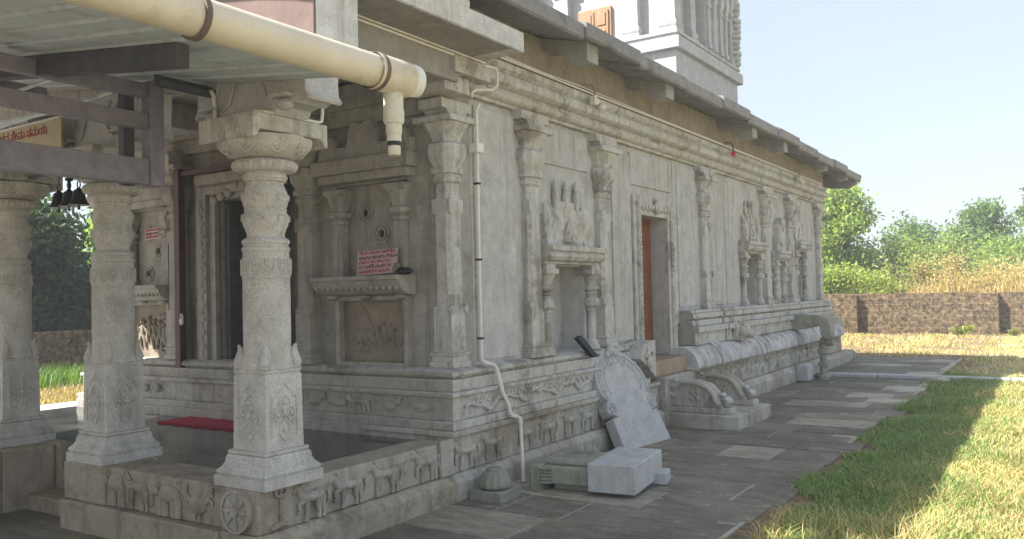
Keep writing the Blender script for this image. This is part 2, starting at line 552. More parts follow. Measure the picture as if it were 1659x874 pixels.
# path: flagstones laid in courses
pv = MB()
tones = []
rng = random.Random(21)
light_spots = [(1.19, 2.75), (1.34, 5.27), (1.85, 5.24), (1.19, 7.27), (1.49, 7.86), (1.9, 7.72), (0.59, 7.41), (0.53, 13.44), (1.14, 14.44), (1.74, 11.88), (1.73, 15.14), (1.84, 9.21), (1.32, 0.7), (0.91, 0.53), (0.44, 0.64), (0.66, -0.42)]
y = -9.0
while y < 15.6:
    h = rng.uniform(0.42, 0.66)
    x = -0.2 if y > -2.4 else -6.5
    xe = 2.26 + rng.uniform(-0.10, 0.12)
    if y > 9:
        xe -= 0.1
    while x < xe - 0.15:
        w = min(rng.uniform(0.5, 1.15), xe - x)
        if xe - x - w < 0.25:
            w = xe - x
        gp = rng.uniform(0.004, 0.011)
        zt = 0.0 + rng.uniform(-0.006, 0.006)
        sk = rng.uniform(-0.012, 0.012)
        x0, x1, y0, y1 = x + gp, x + w - gp, y + gp, y + h - gp
        pv.add([(x0, y0, -0.1), (x1, y0 + sk, -0.1), (x1, y1 + sk, -0.1), (x0, y1, -0.1), (x0, y0, zt), (x1, y0 + sk, zt), (x1, y1 + sk, zt + rng.uniform(-0.004, 0.004)), (x0, y1, zt)],
               [(4, 5, 6, 7), (0, 1, 5, 4), (1, 2, 6, 5), (2, 3, 7, 6), (3, 0, 4, 7)])
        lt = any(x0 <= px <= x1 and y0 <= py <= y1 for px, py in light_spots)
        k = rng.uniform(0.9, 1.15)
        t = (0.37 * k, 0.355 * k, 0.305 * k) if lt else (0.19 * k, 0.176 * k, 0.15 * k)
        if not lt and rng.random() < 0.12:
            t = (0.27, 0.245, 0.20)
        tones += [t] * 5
        x += w
    y += h
po = pv.build('path', 'paving', bev=0.008)
ca = po.data.color_attributes.new("tone", 'FLOAT_COLOR', 'CORNER')
buf = []
for p in po.data.polygons:
    for _ in range(p.loop_total):
        buf += [*tones[p.index], 1.0]
ca.data.foreach_set("color", buf)
struct(po)
# bed below the flagstones so that joints look dark
struct(MB().box(-0.22, 2.2, -9.0, 15.55, -0.11, -0.008).box(-6.5, -0.221, -9.0, -2.0, -0.11, -0.008).build('path_bed', 'plinth'))
# paving beyond the far side of the porch
pl = MB()
for i in range(6):
    for j in range(9):
        pl.box(-10.0 + i * 0.73, -9.29 + i * 0.73, -3.5 + j * 0.9, -2.62 + j * 0.9, -0.1, 0.004 + 0.003 * ((i * 7 + j * 3) % 3))
struct(pl.build('side_path', 'fresh', bev=0.006))

# ================================================================ RELIEF CARVINGS (local: x along, z up, -y out of the wall)
def horse_mesh(kind=0):
    b = MB()
    F = 0.75
    def T(pts, rad, n=7):
        b.tube(pts, rad, n, flat=F)
    b.ball((0.0, 0, 0.157), (0.085, 0.030, 0.035), 12, 7)
    b.ball((-0.06, 0, 0.160), (0.038, 0.033, 0.041), 10, 6)
    b.ball((0.065, 0, 0.158), (0.040, 0.034, 0.042), 10, 6)
    if kind == 1:   # elephant
        b.ball((0.0, 0, 0.165), (0.105, 0.042, 0.066), 12, 7)
        b.ball((-0.105, 0, 0.185), (0.046, 0.042, 0.046), 10, 6)
        T([(-0.135, 0, 0.18), (-0.155, 0, 0.12), (-0.15, 0, 0.06), (-0.175, 0, 0.045)], [0.022, 0.017, 0.013, 0.010])
        b.ball((-0.085, -0.034, 0.185), (0.028, 0.012, 0.036), 8, 5)
        for lx in (-0.075, -0.03, 0.045, 0.085):
            T([(lx, -0.008, 0.15), (lx, -0.008, 0.07), (lx, -0.008, 0.005)], [0.03, 0.024, 0.026])
        T([(0.10, 0, 0.18), (0.125, 0, 0.13), (0.12, 0, 0.08)], [0.01, 0.008, 0.010])
    else:
        T([(-0.075, 0, 0.165), (-0.10, 0, 0.205), (-0.115, 0, 0.235)], [0.040, 0.030, 0.024])
        T([(-0.108, 0, 0.240), (-0.135, 0, 0.222), (-0.155, 0, 0.202)], [0.024, 0.020, 0.013])
        b.ball((-0.105, 0, 0.262), (0.008, 0.010, 0.014), 6, 4)
        T([(-0.06, -0.012, 0.20), (-0.085, -0.014, 0.225), (-0.098, -0.012, 0.255)], [0.016, 0.016, 0.009])   # mane
        if kind == 0:    # front leg raised
            T([(-0.07, -0.010, 0.145), (-0.115, -0.012, 0.125), (-0.105, -0.012, 0.078), (-0.125, -0.012, 0.070)], [0.024, 0.016, 0.012, 0.014])
        else:
            T([(-0.07, -0.010, 0.145), (-0.085, -0.012, 0.075), (-0.08, -0.012, 0.006)], [0.024, 0.015, 0.016])
        T([(-0.045, -0.008, 0.145), (-0.048, -0.010, 0.075), (-0.055, -0.010, 0.006)], [0.022, 0.014, 0.016])
        T([(0.06, -0.010, 0.145), (0.048, -0.012, 0.085), (0.062, -0.010, 0.045), (0.052, -0.010, 0.006)], [0.030, 0.018, 0.013, 0.016])
        T([(0.085, -0.008, 0.145), (0.088, -0.010, 0.08), (0.10, -0.010, 0.045), (0.095, -0.010, 0.006)], [0.028, 0.017, 0.013, 0.016])
        T([(0.105, 0, 0.17), (0.130, -0.008, 0.185), (0.142, -0.008, 0.13), (0.130, -0.006, 0.08)], [0.012, 0.016, 0.017, 0.008])
    return b

def bird_mesh(kind=0):
    b = MB()
    if kind == 0:     # goose with scrolled tail
        b.ball((0.0, 0, 0.075), (0.075, 0.03, 0.042), 12, 6)
        b.tube([(-0.06, -0.005, 0.09), (-0.09, -0.008, 0.12), (-0.085, -0.008, 0.15), (-0.11, -0.008, 0.15)], [0.02, 0.014, 0.016, 0.008], 7, flat=0.8)
        for q in range(3):
            b.tube([(0.05, -0.006, 0.08 + 0.012 * q), (0.10 + 0.012 * q, -0.01, 0.11 + 0.02 * q), (0.13, -0.01, 0.09 + 0.03 * q)], [0.016, 0.013, 0.006], 6, flat=0.8)
        b.tube([(-0.01, -0.008, 0.05), (-0.015, -0.008, 0.012)], [0.008, 0.007], 5)
        b.tube([(0.025, -0.008, 0.05), (0.025, -0.008, 0.012)], [0.008, 0.007], 5)
    else:             # leaf or fish boss
        b.ball((0, 0, 0.08), (0.10, 0.022, 0.045), 14, 6)
        b.ball((-0.02, -0.006, 0.085), (0.055, 0.026, 0.026), 10, 5)
        for q in range(4):
            b.tube([(0.03 + q * 0.018, -0.014, 0.05), (0.05 + q * 0.018, -0.016, 0.085), (0.03 + q * 0.018, -0.012, 0.115)], 0.006, 5, flat=0.9)
        b.tube([(0.08, -0.004, 0.08), (0.13, -0.004, 0.065)], [0.02, 0.006], 6, flat=0.8)
    return b

def serpent_mesh():
    b = MB()
    pts, rad = [], []
    for i in range(28):
        t = i / 27
        pts.append((-0.26 + 0.52 * t, -0.006, 0.085 + 0.05 * math.sin(t * 7.4 + 0.4) * (0.35 + 0.65 * t) + 0.012 * math.sin(t * 17)))
        rad.append(0.013 + 0.013 * t)
    b.tube(pts, rad, 8, flat=1.0)
    b.ball((0.27, -0.006, 0.115), (0.036, 0.024, 0.028), 8, 5)
    b.tube([(0.28, -0.008, 0.12), (0.32, -0.01, 0.14), (0.335, -0.01, 0.17)], [0.016, 0.012, 0.006], 6, flat=0.8)
    for q in range(4):
        x = -0.16 + q * 0.11
        b.tube([(x, -0.006, 0.11), (x + 0.03, -0.008, 0.15), (x + 0.06, -0.008, 0.155), (x + 0.055, -0.008, 0.13)], [0.014, 0.011, 0.009, 0.006], 6, flat=0.9)
    return b

def figure_mesh(k):
    b = MB()
    h = [0.22, 0.2, 0.23, 0.19][k % 4]
    b.ball((0, -0.004, h), (0.020, 0.022, 0.024), 8, 5)
    b.tube([(0, -0.002, h - 0.02), (0.006, -0.004, h - 0.07), (0, -0.002, h - 0.12)], [0.016, 0.030, 0.022], 7, flat=0.8)
    b.tube([(-0.008, -0.004, h - 0.11), (-0.03, -0.006, h - 0.16), (-0.02, -0.004, 0.0)], [0.018, 0.015, 0.013], 6, flat=0.9)
    b.tube([(0.008, -0.004, h - 0.11), (0.032, -0.006, h - 0.16), (0.034, -0.004, 0.0)], [0.018, 0.015, 0.013], 6, flat=0.9)
    b.tube([(-0.02, -0.004, h - 0.04), (-0.06, -0.008, h - 0.07), (-0.045 - 0.02 * (k % 2), -0.01, h - 0.02)], [0.011, 0.010, 0.008], 6, flat=0.9)
    b.tube([(0.02, -0.004, h - 0.04), (0.06, -0.008, h - 0.09), (0.07, -0.01, h - 0.14 + 0.1 * (k % 2))], [0.011, 0.010, 0.008], 6, flat=0.9)
    return b

PROTO = {}
jit_rng = random.Random(99)
def relief(kind, parent, loc, face, scale=1.0, mat='plinth', flip=False):
    """face '+X' or '-Y'"""
    key = (kind, mat)
    nm = {'horse': 'horse_relief', 'mare': 'horse_relief', 'elephant': 'elephant_relief', 'goose': 'goose_relief', 'leaf': 'leaf_relief', 'serpent': 'serpent_relief'}.get(kind, 'figure_relief')
    if key not in PROTO:
        b = {'horse': lambda: horse_mesh(0), 'mare': lambda: horse_mesh(2), 'elephant': lambda: horse_mesh(1), 'goose': lambda: bird_mesh(0),
             'leaf': lambda: bird_mesh(1), 'serpent': serpent_mesh, 'fig0': lambda: figure_mesh(0), 'fig1': lambda: figure_mesh(1), 'fig2': lambda: figure_mesh(2), 'fig3': lambda: figure_mesh(3)}[kind]()
        p = b.build(nm, mat, ang=60)
        PROTO[key] = p.data
        bpy.data.objects.remove(p)
    o = bpy.data.objects.new(nm, PROTO[key])
    C.objects.link(o)
    o.parent = parent
    off = Vector((0, 0, 0))
    par = parent
    while par:
        off += par.location
        par = par.parent
    o.location = Vector(loc) - off
    o.rotation_euler = (0, 0, R(90) if face == '+X' else 0)
    s = scale if isinstance(scale, tuple) else (scale, scale, scale)
    q = jit_rng.uniform(0.9, 1.1)
    s = (s[0] * q, s[1], s[2] * jit_rng.uniform(0.93, 1.05))
    d = jit_rng.uniform(-0.03, 0.03) if 'fig' not in kind else 0.0
    o.location += Vector((0, d, 0)) if face == '+X' else Vector((d, 0, 0))
    o.scale = (-s[0] if flip else s[0], s[1], s[2])
    return o

# ================================================================ TEMPLE
T = empty('stone_temple', (-2.9, 7.0, 0))
tag(T, 'long carved grey granite temple hall with pilasters, overhanging stone eave and orange side door', 'temple')
WX, WY = -0.25, 0.325        # wall planes
XL = -5.55                   # left end of the front
Y1 = 13.25                   # far end of the long wall
ZT = 3.42

# --- courses under the wall: wrap the corner as L-shaped prisms
def ring_course(b, ox, z0, z1, y_end, x_end, oy=None, taper=0.0):
    """ox: X of the long face (front face at Y=-1.3*ox)"""
    oy = -1.3 * ox if oy is None else oy
    b.loft([[(x_end, oy, z0), (ox, oy, z0), (ox, y_end, z0), (ox - 0.9, y_end, z0), (ox - 0.9, oy + 0.9, z0), (x_end, oy + 0.9, z0)],
            [(x_end, oy + taper, z1), (ox - taper, oy + taper, z1), (ox - taper, y_end, z1), (ox - 0.9, y_end, z1), (ox - 0.9, oy + 0.9, z1), (x_end, oy + 0.9, z1)]])

YD = 3.92
pb = MB()
# long side courses near section (base and horse band only along X face)
pb.prism([(-1.0, -0.1), (0.05, -0.1), (0.05, 0.15), (0.0, 0.205), (-1.0, 0.205)], 'y', -0.03, 4.15)
pb.box(-1.0, -0.035, 0.02, 4.15, 0.205, 0.50)
pb.box(-1.0, 0.0, 0.0, 4.15, 0.50, 0.545)
plinth = pb.build('plinth', 'plinth', T, bev=0.008)
cb = MB()
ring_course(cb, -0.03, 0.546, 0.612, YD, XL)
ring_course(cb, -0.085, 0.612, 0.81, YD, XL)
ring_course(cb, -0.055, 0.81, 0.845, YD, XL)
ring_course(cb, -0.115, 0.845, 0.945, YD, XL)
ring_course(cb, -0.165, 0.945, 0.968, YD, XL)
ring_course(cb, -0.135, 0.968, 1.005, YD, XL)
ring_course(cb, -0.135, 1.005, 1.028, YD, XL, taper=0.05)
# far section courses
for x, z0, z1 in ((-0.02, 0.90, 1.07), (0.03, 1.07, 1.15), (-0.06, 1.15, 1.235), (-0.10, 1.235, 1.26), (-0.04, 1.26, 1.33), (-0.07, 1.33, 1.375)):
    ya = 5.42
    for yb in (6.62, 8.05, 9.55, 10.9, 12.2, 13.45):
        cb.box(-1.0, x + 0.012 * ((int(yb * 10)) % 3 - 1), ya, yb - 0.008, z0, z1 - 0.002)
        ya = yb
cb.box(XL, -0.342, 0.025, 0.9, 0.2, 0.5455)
lower_courses = cb.build('base_moulding', 'trim', T, bev=0.007, alt=('front', (0, -1, 0), 0.5))  # front faces of the courses coloured darker, as shade in the porch
fb = MB()
fb.prism([(-1.0, -0.1), (0.13, -0.1), (0.13, 0.17), (0.05, 0.25), (-1.0, 0.25)], 'y', 5.36, 14.25)
fb.box(-1.0, 0.0, 5.36, 14.0, 0.25, 0.60)
fb.box(-1.0, 0.03, 12.9, 14.05, 0.60, 0.98)
far_plinth = fb.build('far_plinth', 'plinth', T, bev=0.008)
# kapota: curved sloping moulding in blocks
kb = MB()
ya = 5.05
ki = 0
while ya < 13.6:
    ln = [0.9, 0.34, 1.5, 0.3, 1.2, 1.3, 0.35, 1.45, 1.3, 0.6][ki % 10]
    e = 0.025 if ki % 2 == 1 and ln < 0.5 else 0.0
    poly = [(-0.4, 0.60), (0.12 + e, 0.60), (0.145 + e, 0.63), (0.135 + e, 0.70), (0.10 + e, 0.775), (0.04 + e, 0.845), (-0.05 + e, 0.895 + e), (-0.4, 0.895 + e)]
    kb.prism(poly, 'y', ya, ya + ln - 0.012)
    ya += ln
    ki += 1
kb.build('curved_ledge', 'kapota', T, bev=0.006)

# --- walls (long side with openings), as a grid of blocks
def wall_x(b, xf, xb, y0, y1, z0, z1, holes):
    ysx = sorted({y0, y1, *[h[0] for h in holes], *[h[1] for h in holes]})
    for a, c in zip(ysx[:-1], ysx[1:]):
        cuts = [(h[2], h[3]) for h in holes if h[0] <= a + 1e-6 and h[1] >= c - 1e-6]
        z = z0
        for za, zb in sorted(cuts):
            if za > z:
                b.box(xb, xf, a, c, z, za)
            z = zb
        if z < z1:
            b.box(xb, xf, a, c, z, z1)
wb = MB()
N1 = (1.93, 2.74, 1.03, 1.93)
DR = (4.20, 5.02, 0.80, 2.60)
N2 = (8.18, 8.86, 1.38, 2.22)
N4 = (11.3, 11.86, 1.38, 2.34)
wall_x(wb, WX - 0.012, WX - 0.32, WY + 0.345, 5.3, 0.80, ZT, [N1, DR])
wall_x(wb, WX - 0.002, WX - 0.32, 5.3, Y1, 1.2, ZT, [N2, N4])
wb.box(WX - 0.34, WX - 0.31, N1[0] - 0.1, N1[1] + 0.1, 0.9, 2.1)
for h in (N2, N4):
    wb.box(WX - 0.62, WX - 0.57, h[0] - 0.3, h[1] + 0.5, 1.2, 2.6)
wb.box(XL, WX - 0.33, Y1 - 0.3, Y1, 0.8, ZT)
wb.box(XL, XL + 0.3, WY + 0.3, Y1 - 0.31, 0.4, ZT)
wb.build('wall', 'wall', T, bev=0.004)
# thin joint lines (stone slabs of the wall face): raised slabs
jb = MB()
for (ya, yb, za, zb) in ((0.70, 1.36, 1.06, 3.36), (1.86, 2.86, 2.98, 3.36), (3.44, 3.94, 1.06, 3.30), (3.95, 5.22, 2.96, 3.36), (5.42, 6.12, 1.42, 3.36), (6.66, 7.32, 1.42, 3.36), (7.34, 7.92, 1.42, 3.36)):
    jb.box(WX - 0.05, WX + 0.012, ya, yb, za, zb)
jb.build('wall_slab', 'wall', T, bev=0.006)

# --- front wall
fw = MB()
FD = (-3.36, -2.38, 0.55, 2.72)          # door opening
NR = (-1.62, -0.74, 1.84, 2.70)          # right niche upper panel recess
NL = (-5.0, -4.17, 1.84, 2.70)
def wall_y(b, yf, yb, x0, x1, z0, z1, holes):
    xsx = sorted({x0, x1, *[h[0] for h in holes], *[h[1] for h in holes]})
    for a, c in zip(xsx[:-1], xsx[1:]):
        cuts = [(h[2], h[3]) for h in holes if h[0] <= a + 1e-6 and h[1] >= c - 1e-6]
        z = z0
        for za, zb in sorted(cuts):
            if za > z:
                b.box(a, c, yf, yb, z, za)
            z = zb
        if z < z1:
            b.box(a, c, yf, yb, z, z1)
PR = (-1.55, -0.76, 1.06, 1.62)
PL = (-4.93, -4.2, 1.02, 1.62)
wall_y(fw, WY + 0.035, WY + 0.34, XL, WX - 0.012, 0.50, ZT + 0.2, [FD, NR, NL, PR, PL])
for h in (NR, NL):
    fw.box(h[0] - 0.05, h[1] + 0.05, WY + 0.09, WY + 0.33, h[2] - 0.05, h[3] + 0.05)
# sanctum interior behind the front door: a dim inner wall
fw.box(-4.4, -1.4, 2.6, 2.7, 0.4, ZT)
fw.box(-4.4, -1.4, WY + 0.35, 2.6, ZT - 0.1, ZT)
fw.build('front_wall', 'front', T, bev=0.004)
panels = [MB().box(h[0] - 0.03, h[1] + 0.03, WY + 0.05, WY + 0.28, h[2] - 0.03, h[3] + 0.03).build('relief_panel', 'panel', T) for h in (PR, PL)]
panel, panel_far = panels
# raised frame round the lower panels, ledge (kapota) over them and bosses
for (h, side) in ((PR, 'r'), (PL, 'l')):
    f = MB()
    t = 0.045
    f.box(h[0] - t, h[0], WY - 0.035, WY + 0.05, h[2] - t, h[3] + t)
    f.box(h[1], h[1] + t, WY - 0.035, WY + 0.05, h[2] - t, h[3] + t)
    f.box(h[0] + 0.001, h[1] - 0.001, WY - 0.03, WY + 0.05, h[2] - t, h[2])
    f.box(h[0] + 0.001, h[1] - 0.001, WY - 0.03, WY + 0.05, h[3], h[3] + t)
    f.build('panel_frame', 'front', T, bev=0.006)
    xa, xb_ = h[0] - 0.17, h[1] + 0.11
    k = MB()
    k.prism([(WY + 0.02, 1.665), (WY - 0.09, 1.672), (WY - 0.15, 1.70), (WY - 0.19, 1.745), (WY - 0.21, 1.80), (WY - 0.235, 1.802), (WY - 0.235, 1.842), (WY + 0.02, 1.842)], 'x', xa, xb_)
    for i in range(14):
        x = xa + 0.05 + (xb_ - xa - 0.1) * i / 13
        k.ball((x, WY - 0.185, 1.735), (0.022, 0.02, 0.026), 7, 4)
    for i in range(3):
        x = xa + 0.12 + (xb_ - xa - 0.24) * i / 2
        k.ball((x, WY - 0.06, 1.655), (0.06, 0.05, 0.03), 9, 5)
    k.build('niche_ledge', 'front', T, bev=0.004)

# quincunx of pierced lotus rings on the upper panels
for (h, cx0) in ((NR, -1.13), (NL, -4.52)):
    for (dx, z) in ((-0.17, 2.44), (0.22, 2.46), (0.03, 2.235), (-0.17, 1.98), (0.22, 1.99)):
        rg = MB()
        for (r0, r1, dd) in ((0.095, 0.075, 0.010), (0.062, 0.044, 0.016)):
            n = 24
            rings = []
            for rr, yy in ((r0, 0.0), (r0, -dd), (r1, -dd), (r1, 0.0)):
                rings.append([(cx0 + dx + rr * math.cos(2 * math.pi * i / n), WY + 0.089 + yy, z + rr * math.sin(2 * math.pi * i / n)) for i in range(n)])
            rg.loft(rings, cap=False)
        ro = rg.build('lotus_ring', 'front', T)
        hb = MB()
        hb.ball((cx0 + dx, WY + 0.088, z), (0.024, 0.012, 0.036), 10, 6)
        hb.build('peg_hole', 'black', ro)

# --- pilasters (section centres on the wall plane)
def pilaster(b, cx, cy, hx, hy, z0, z1, big=1.0):
    H = z1 - z0
    def Z(t):
        return z1 - t * big
    pf = [(z0, hx * 1.3, hy * 1.3), (z0 + 0.05, hx * 1.3, hy * 1.3), (z0 + 0.055, hx * 1.12, hy * 1.12), (z0 + 0.10, hx * 1.16, hy * 1.16), (z0 + 0.105, hx * 1.28, hy * 1.28), (z0 + 0.125, hx * 1.28, hy * 1.28), (z0 + 0.13, hx, hy),
          (z0 + 0.52, hx, hy), (z0 + 0.53, hx, hy, 0.7), (Z(0.98), hx * 0.98, hy * 0.98, 0.7), (Z(0.97), hx, hy), (Z(0.86), hx, hy, 0.0), (Z(0.845), hx * 0.92, hy * 0.92, 0.8), (Z(0.72), hx * 0.92, hy * 0.92, 0.8),
          (Z(0.70), hx * 1.12, hy * 1.12, 0.8), (Z(0.665), hx * 1.15, hy * 1.15, 0.8), (Z(0.66), hx * 1.0, hy * 1.0, 0.8), (Z(0.635), hx * 1.0, hy * 1.0, 0.8), (Z(0.63), hx * 1.28, hy * 1.28, 0.8), (Z(0.585), hx * 1.34, hy * 1.34, 0.8),
          (Z(0.58), hx * 1.15, hy * 1.15, 0.8), (Z(0.55), hx * 1.2, hy * 1.2, 0.8), (Z(0.50), hx * 1.5, hy * 1.5, 0.8), (Z(0.43), hx * 1.62, hy * 1.62, 0.8), (Z(0.375), hx * 1.5, hy * 1.5, 0.8), (Z(0.355), hx * 1.12, hy * 1.12, 0.8),
          (Z(0.345), hx * 1.12, hy * 1.12, 0.8), (Z(0.26), hx * 1.45, hy * 1.45, 0.8), (Z(0.205), hx * 1.85, hy * 1.85, 0.8), (Z(0.195), hx * 1.85, hy * 1.85, 0.8)]
    b.stack(cx, cy, pf)
    b.stack(cx, cy, [(Z(0.194), hx * 2.1, hy * 2.1), (Z(0.145), hx * 2.1, hy * 2.1)])
    # corbel
    b.stack(cx, cy, [(Z(0.144), hx * 1.25, hy * 1.1), (Z(0.085), hx * 1.3, hy * 1.5), (Z(0.08), hx * 1.3, hy * 2.2), (z1, hx * 1.3, hy * 2.25)])
    # leaf tips at the foot of the octagon
    for sy in (-1, 1):
        b.ball((cx + hx, cy + sy * hy, z0 + 0.50), (0.03, 0.03, 0.045), 8, 5)
for (yc, z0) in ((1.61, 1.03), (3.15, 1.03), (6.38, 1.376), (9.36, 1.376), (10.93, 1.376), (13.12, 1.376)):
    b = MB()
    pilaster(b, WX, yc, 0.085, 0.115 if yc < 4 else 0.13, z0, ZT)
    b.build('pilaster', 'trim', T, bev=0.004)
b = MB()
pilaster(b, WX - 0.09, WY + 0.095, 0.098, 0.098, 1.03, ZT - 0.08, big=1.0)
b.build('pilaster', 'trim', T, bev=0.004)
b = MB()
pilaster(b, XL + 0.1, WY + 0.13, 0.165, 0.165, 1.03, ZT - 0.08)
b.build('pilaster', 'front', T, bev=0.004)
for xc in (-1.95, -3.97):
    b = MB()
    pilaster(b, xc, WY, 0.10, 0.11, 1.03, ZT - 0.15)
    b.build('pilaster', 'front', T, bev=0.004)
# slender colonnettes flanking the front niches, lintel and carved pediment
for (h, xs_) in ((NR, (-1.56, -0.80)), (NL, (-4.95, -4.22))):
    for x in xs_:
        b = MB()
        b.stack(x, WY + 0.02, [(1.843, 0.075, 0.06), (1.90, 0.075, 0.06), (1.91, 0.06, 0.05), (2.33, 0.055, 0.05), (2.34, 0.075, 0.07, .7), (2.37, 0.075, 0.07, .7), (2.38, 0.06, 0.055, .7), (2.41, 0.095, 0.09, .7), (2.45, 0.095, 0.09, .7), (2.46, 0.07, 0.06, .7),
                               (2.52, 0.085, 0.08, .7), (2.60, 0.11, 0.10, .7), (2.62, 0.12, 0.11), (2.66, 0.12, 0.11)])
        b.build('colonnette', 'front', T, bev=0.004)
    xa, xb_ = xs_[0] - 0.24, xs_[1] + 0.20
    b = MB()
    b.box(xa, xb_, WY - 0.13, WY + 0.05, 2.80, 2.93)
    b.box(xa + 0.05, xb_ - 0.05, WY - 0.09, WY + 0.05, 2.72, 2.80)
    w = xb_ - xa
    for (c_, hw, hh) in ((0.5, 0.23, 0.36), (0.13, 0.12, 0.24), (0.87, 0.12, 0.24)):
        cx = xa + w * c_
        pts = []
        for i in range(13):
            a = math.pi * i / 12
            rr = 1 + 0.12 * math.cos(6 * a)
            pts.append((cx + hw * math.cos(a) * rr, 2.93 + hh * math.sin(a) * rr))
        b.prism(pts, 'y', WY - 0.07, WY + 0.03)
    b.box(xa + 0.02, xb_ - 0.02, WY - 0.05, WY + 0.02, 2.93, 3.06)
    b.build('niche_pediment', 'front', T, bev=0.008)
# carved figures in the lower panels
for (x, z, k) in ((-1.30, 1.33, 'fig0'), (-1.06, 1.22, 'fig2'), (-0.98, 1.24, 'fig1'), (-1.14, 1.2, 'fig3'), (-1.26, 1.14, 'fig3'), (-1.34, 1.14, 'fig1'), (-0.83, 1.12, 'fig0')):
    relief(k, panel, (x, WY + 0.048, z), '-Y', 0.85 if z > 1.15 else 0.6, 'panel')
gb = MB()
gb.prism([(-1.42, 1.36), (-1.18, 1.36), (-1.22, 1.42), (-1.26, 1.50), (-1.30, 1.57), (-1.34, 1.50), (-1.38, 1.42)], 'y', WY + 0.035, WY + 0.06)
gb.build('shrine_relief', 'panel', panel, bev=0.005)
MB().box(-1.16, -0.92, WY + 0.035, WY + 0.06, 1.20, 1.215).build('ledge_relief', 'panel', panel, bev=0.004)
for i, (x, z) in enumerate(((-4.75, 1.22), (-4.62, 1.28), (-4.52, 1.2), (-4.42, 1.25), (-4.34, 1.18), (-4.28, 1.24))):
    relief('fig%d' % (i % 4), panel_far, (x, WY + 0.046, z - 0.08), '-Y', (1.4, 1.6, 1.35), 'panel')
relief('leaf', panel_far, (-4.36, WY + 0.046, 1.42), '-Y', 0.9, 'panel')

# front reliefs on the snake band (face -Y) and the long side
SY = -1.3 * -0.085
for i, x in enumerate((-0.42, -0.78, -1.12, -1.42, -1.72, -2.0)):
    relief(['leaf', 'goose', 'mare', 'leaf', 'goose', 'mare'][i], lower_courses, (x, SY, 0.635), '-Y', (1.15, 1.1, 0.95 if i % 3 != 2 else 0.62), 'front')
for x in (-4.1, -4.32, -4.55, -4.8, -5.1, -5.35):
    relief('leaf', lower_courses, (x, SY, 0.635), '-Y', (0.9, 1.7, 1.1), 'front', flip=(x < -4.5))
for y in (0.52, 1.12, 1.72, 2.32, 2.95, 3.55):
    relief('serpent', lower_courses, (-0.085, y, 0.625), '+X', (1.0, 1.15, 1.0), 'trim', flip=(y > 2.0))
for i, y in enumerate((0.22, 0.62, 1.12, 1.52, 1.92, 2.34, 2.75, 3.12, 3.52, 3.9)):
    relief(['horse', 'mare', 'horse', 'horse', 'mare', 'horse', 'mare', 'horse', 'mare', 'horse'][i], plinth, (-0.035, y, 0.215), '+X', (1.2, 1.3, 1.04), 'plinth')
for i in range(44):
    y = 5.6 + i * 0.187
    relief(['mare', 'fig1', 'horse', 'fig2', 'elephant', 'fig0'][i % 6] if i % 2 == 0 else 'fig%d' % (i % 4), far_plinth, (0.0, y, 0.27), '+X', (0.85, 1.1, 1.0) if i % 2 == 0 else (1.2, 1.4, 1.2), 'trim', flip=(i % 3 == 0))

# --- entablature over the walls
eb = MB()
prof = [(-0.34, 3.42), (-0.20, 3.42), (-0.20, 3.45), (-0.16, 3.455), (-0.13, 3.475), (-0.12, 3.50), (-0.13, 3.525), (-0.15, 3.535), (-0.15, 3.555), (-0.10, 3.56), (-0.06, 3.585), (-0.05, 3.625), (-0.06, 3.665), (-0.09, 3.69), (-0.10, 3.70), (-0.06, 3.72), (-0.06, 3.775), (-0.34, 3.775)]
eb.prism(prof, 'y', 0.44, 13.42)
eb.build('cornice', 'trim', T, bev=0.003)
eb = MB()
eb.prism([(XL, 3.40), (WX - 0.12, 3.40), (WX - 0.12, 3.62), (XL, 3.62)], 'y', WY - 0.10, WY + 0.2)
eb.box(XL, WX - 0.2, WY - 0.05, WY + 0.2, 3.25, 3.40)
eb.build('front_entablature', 'front', T, bev=0.006)
ub = MB()
yy = 0.50
for w in (1.30, 1.45, 1.05, 1.9, 1.5, 1.35, 1.3, 1.55, 1.28):
    y2 = min(yy + w, 13.2)
    ub.box(-0.55, -0.085 + 0.003 * math.sin(yy * 9), yy, y2 - 0.004, 3.78, 4.165)
    yy = y2
ub.build('upper_wall', 'upper', T, bev=0.006)
# brackets (beam ends) under the eave
bk0 = None
for yc in (1.78, 3.68, 6.85, 8.48, 11.25, 13.05):
    if bk0 is None:
        b = MB()
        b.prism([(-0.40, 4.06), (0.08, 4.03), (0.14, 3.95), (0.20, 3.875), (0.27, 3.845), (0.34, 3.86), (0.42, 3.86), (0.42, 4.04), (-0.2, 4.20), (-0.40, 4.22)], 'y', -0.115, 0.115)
        bk0 = b.build('eave_bracket', 'soffit', T, bev=0.003, alt=('concrete', (0.9, 0, -0.44), 0.75))  # end and underside coloured paler as if lit, sides darker as shaded
        p0 = bk0.location.copy()
        bk0.location = p0 + Vector((0, yc, 0))
    else:
        c = bk0.copy()
        C.objects.link(c)
        c.parent = T
        c.location = p0 + Vector((0, yc, 0))
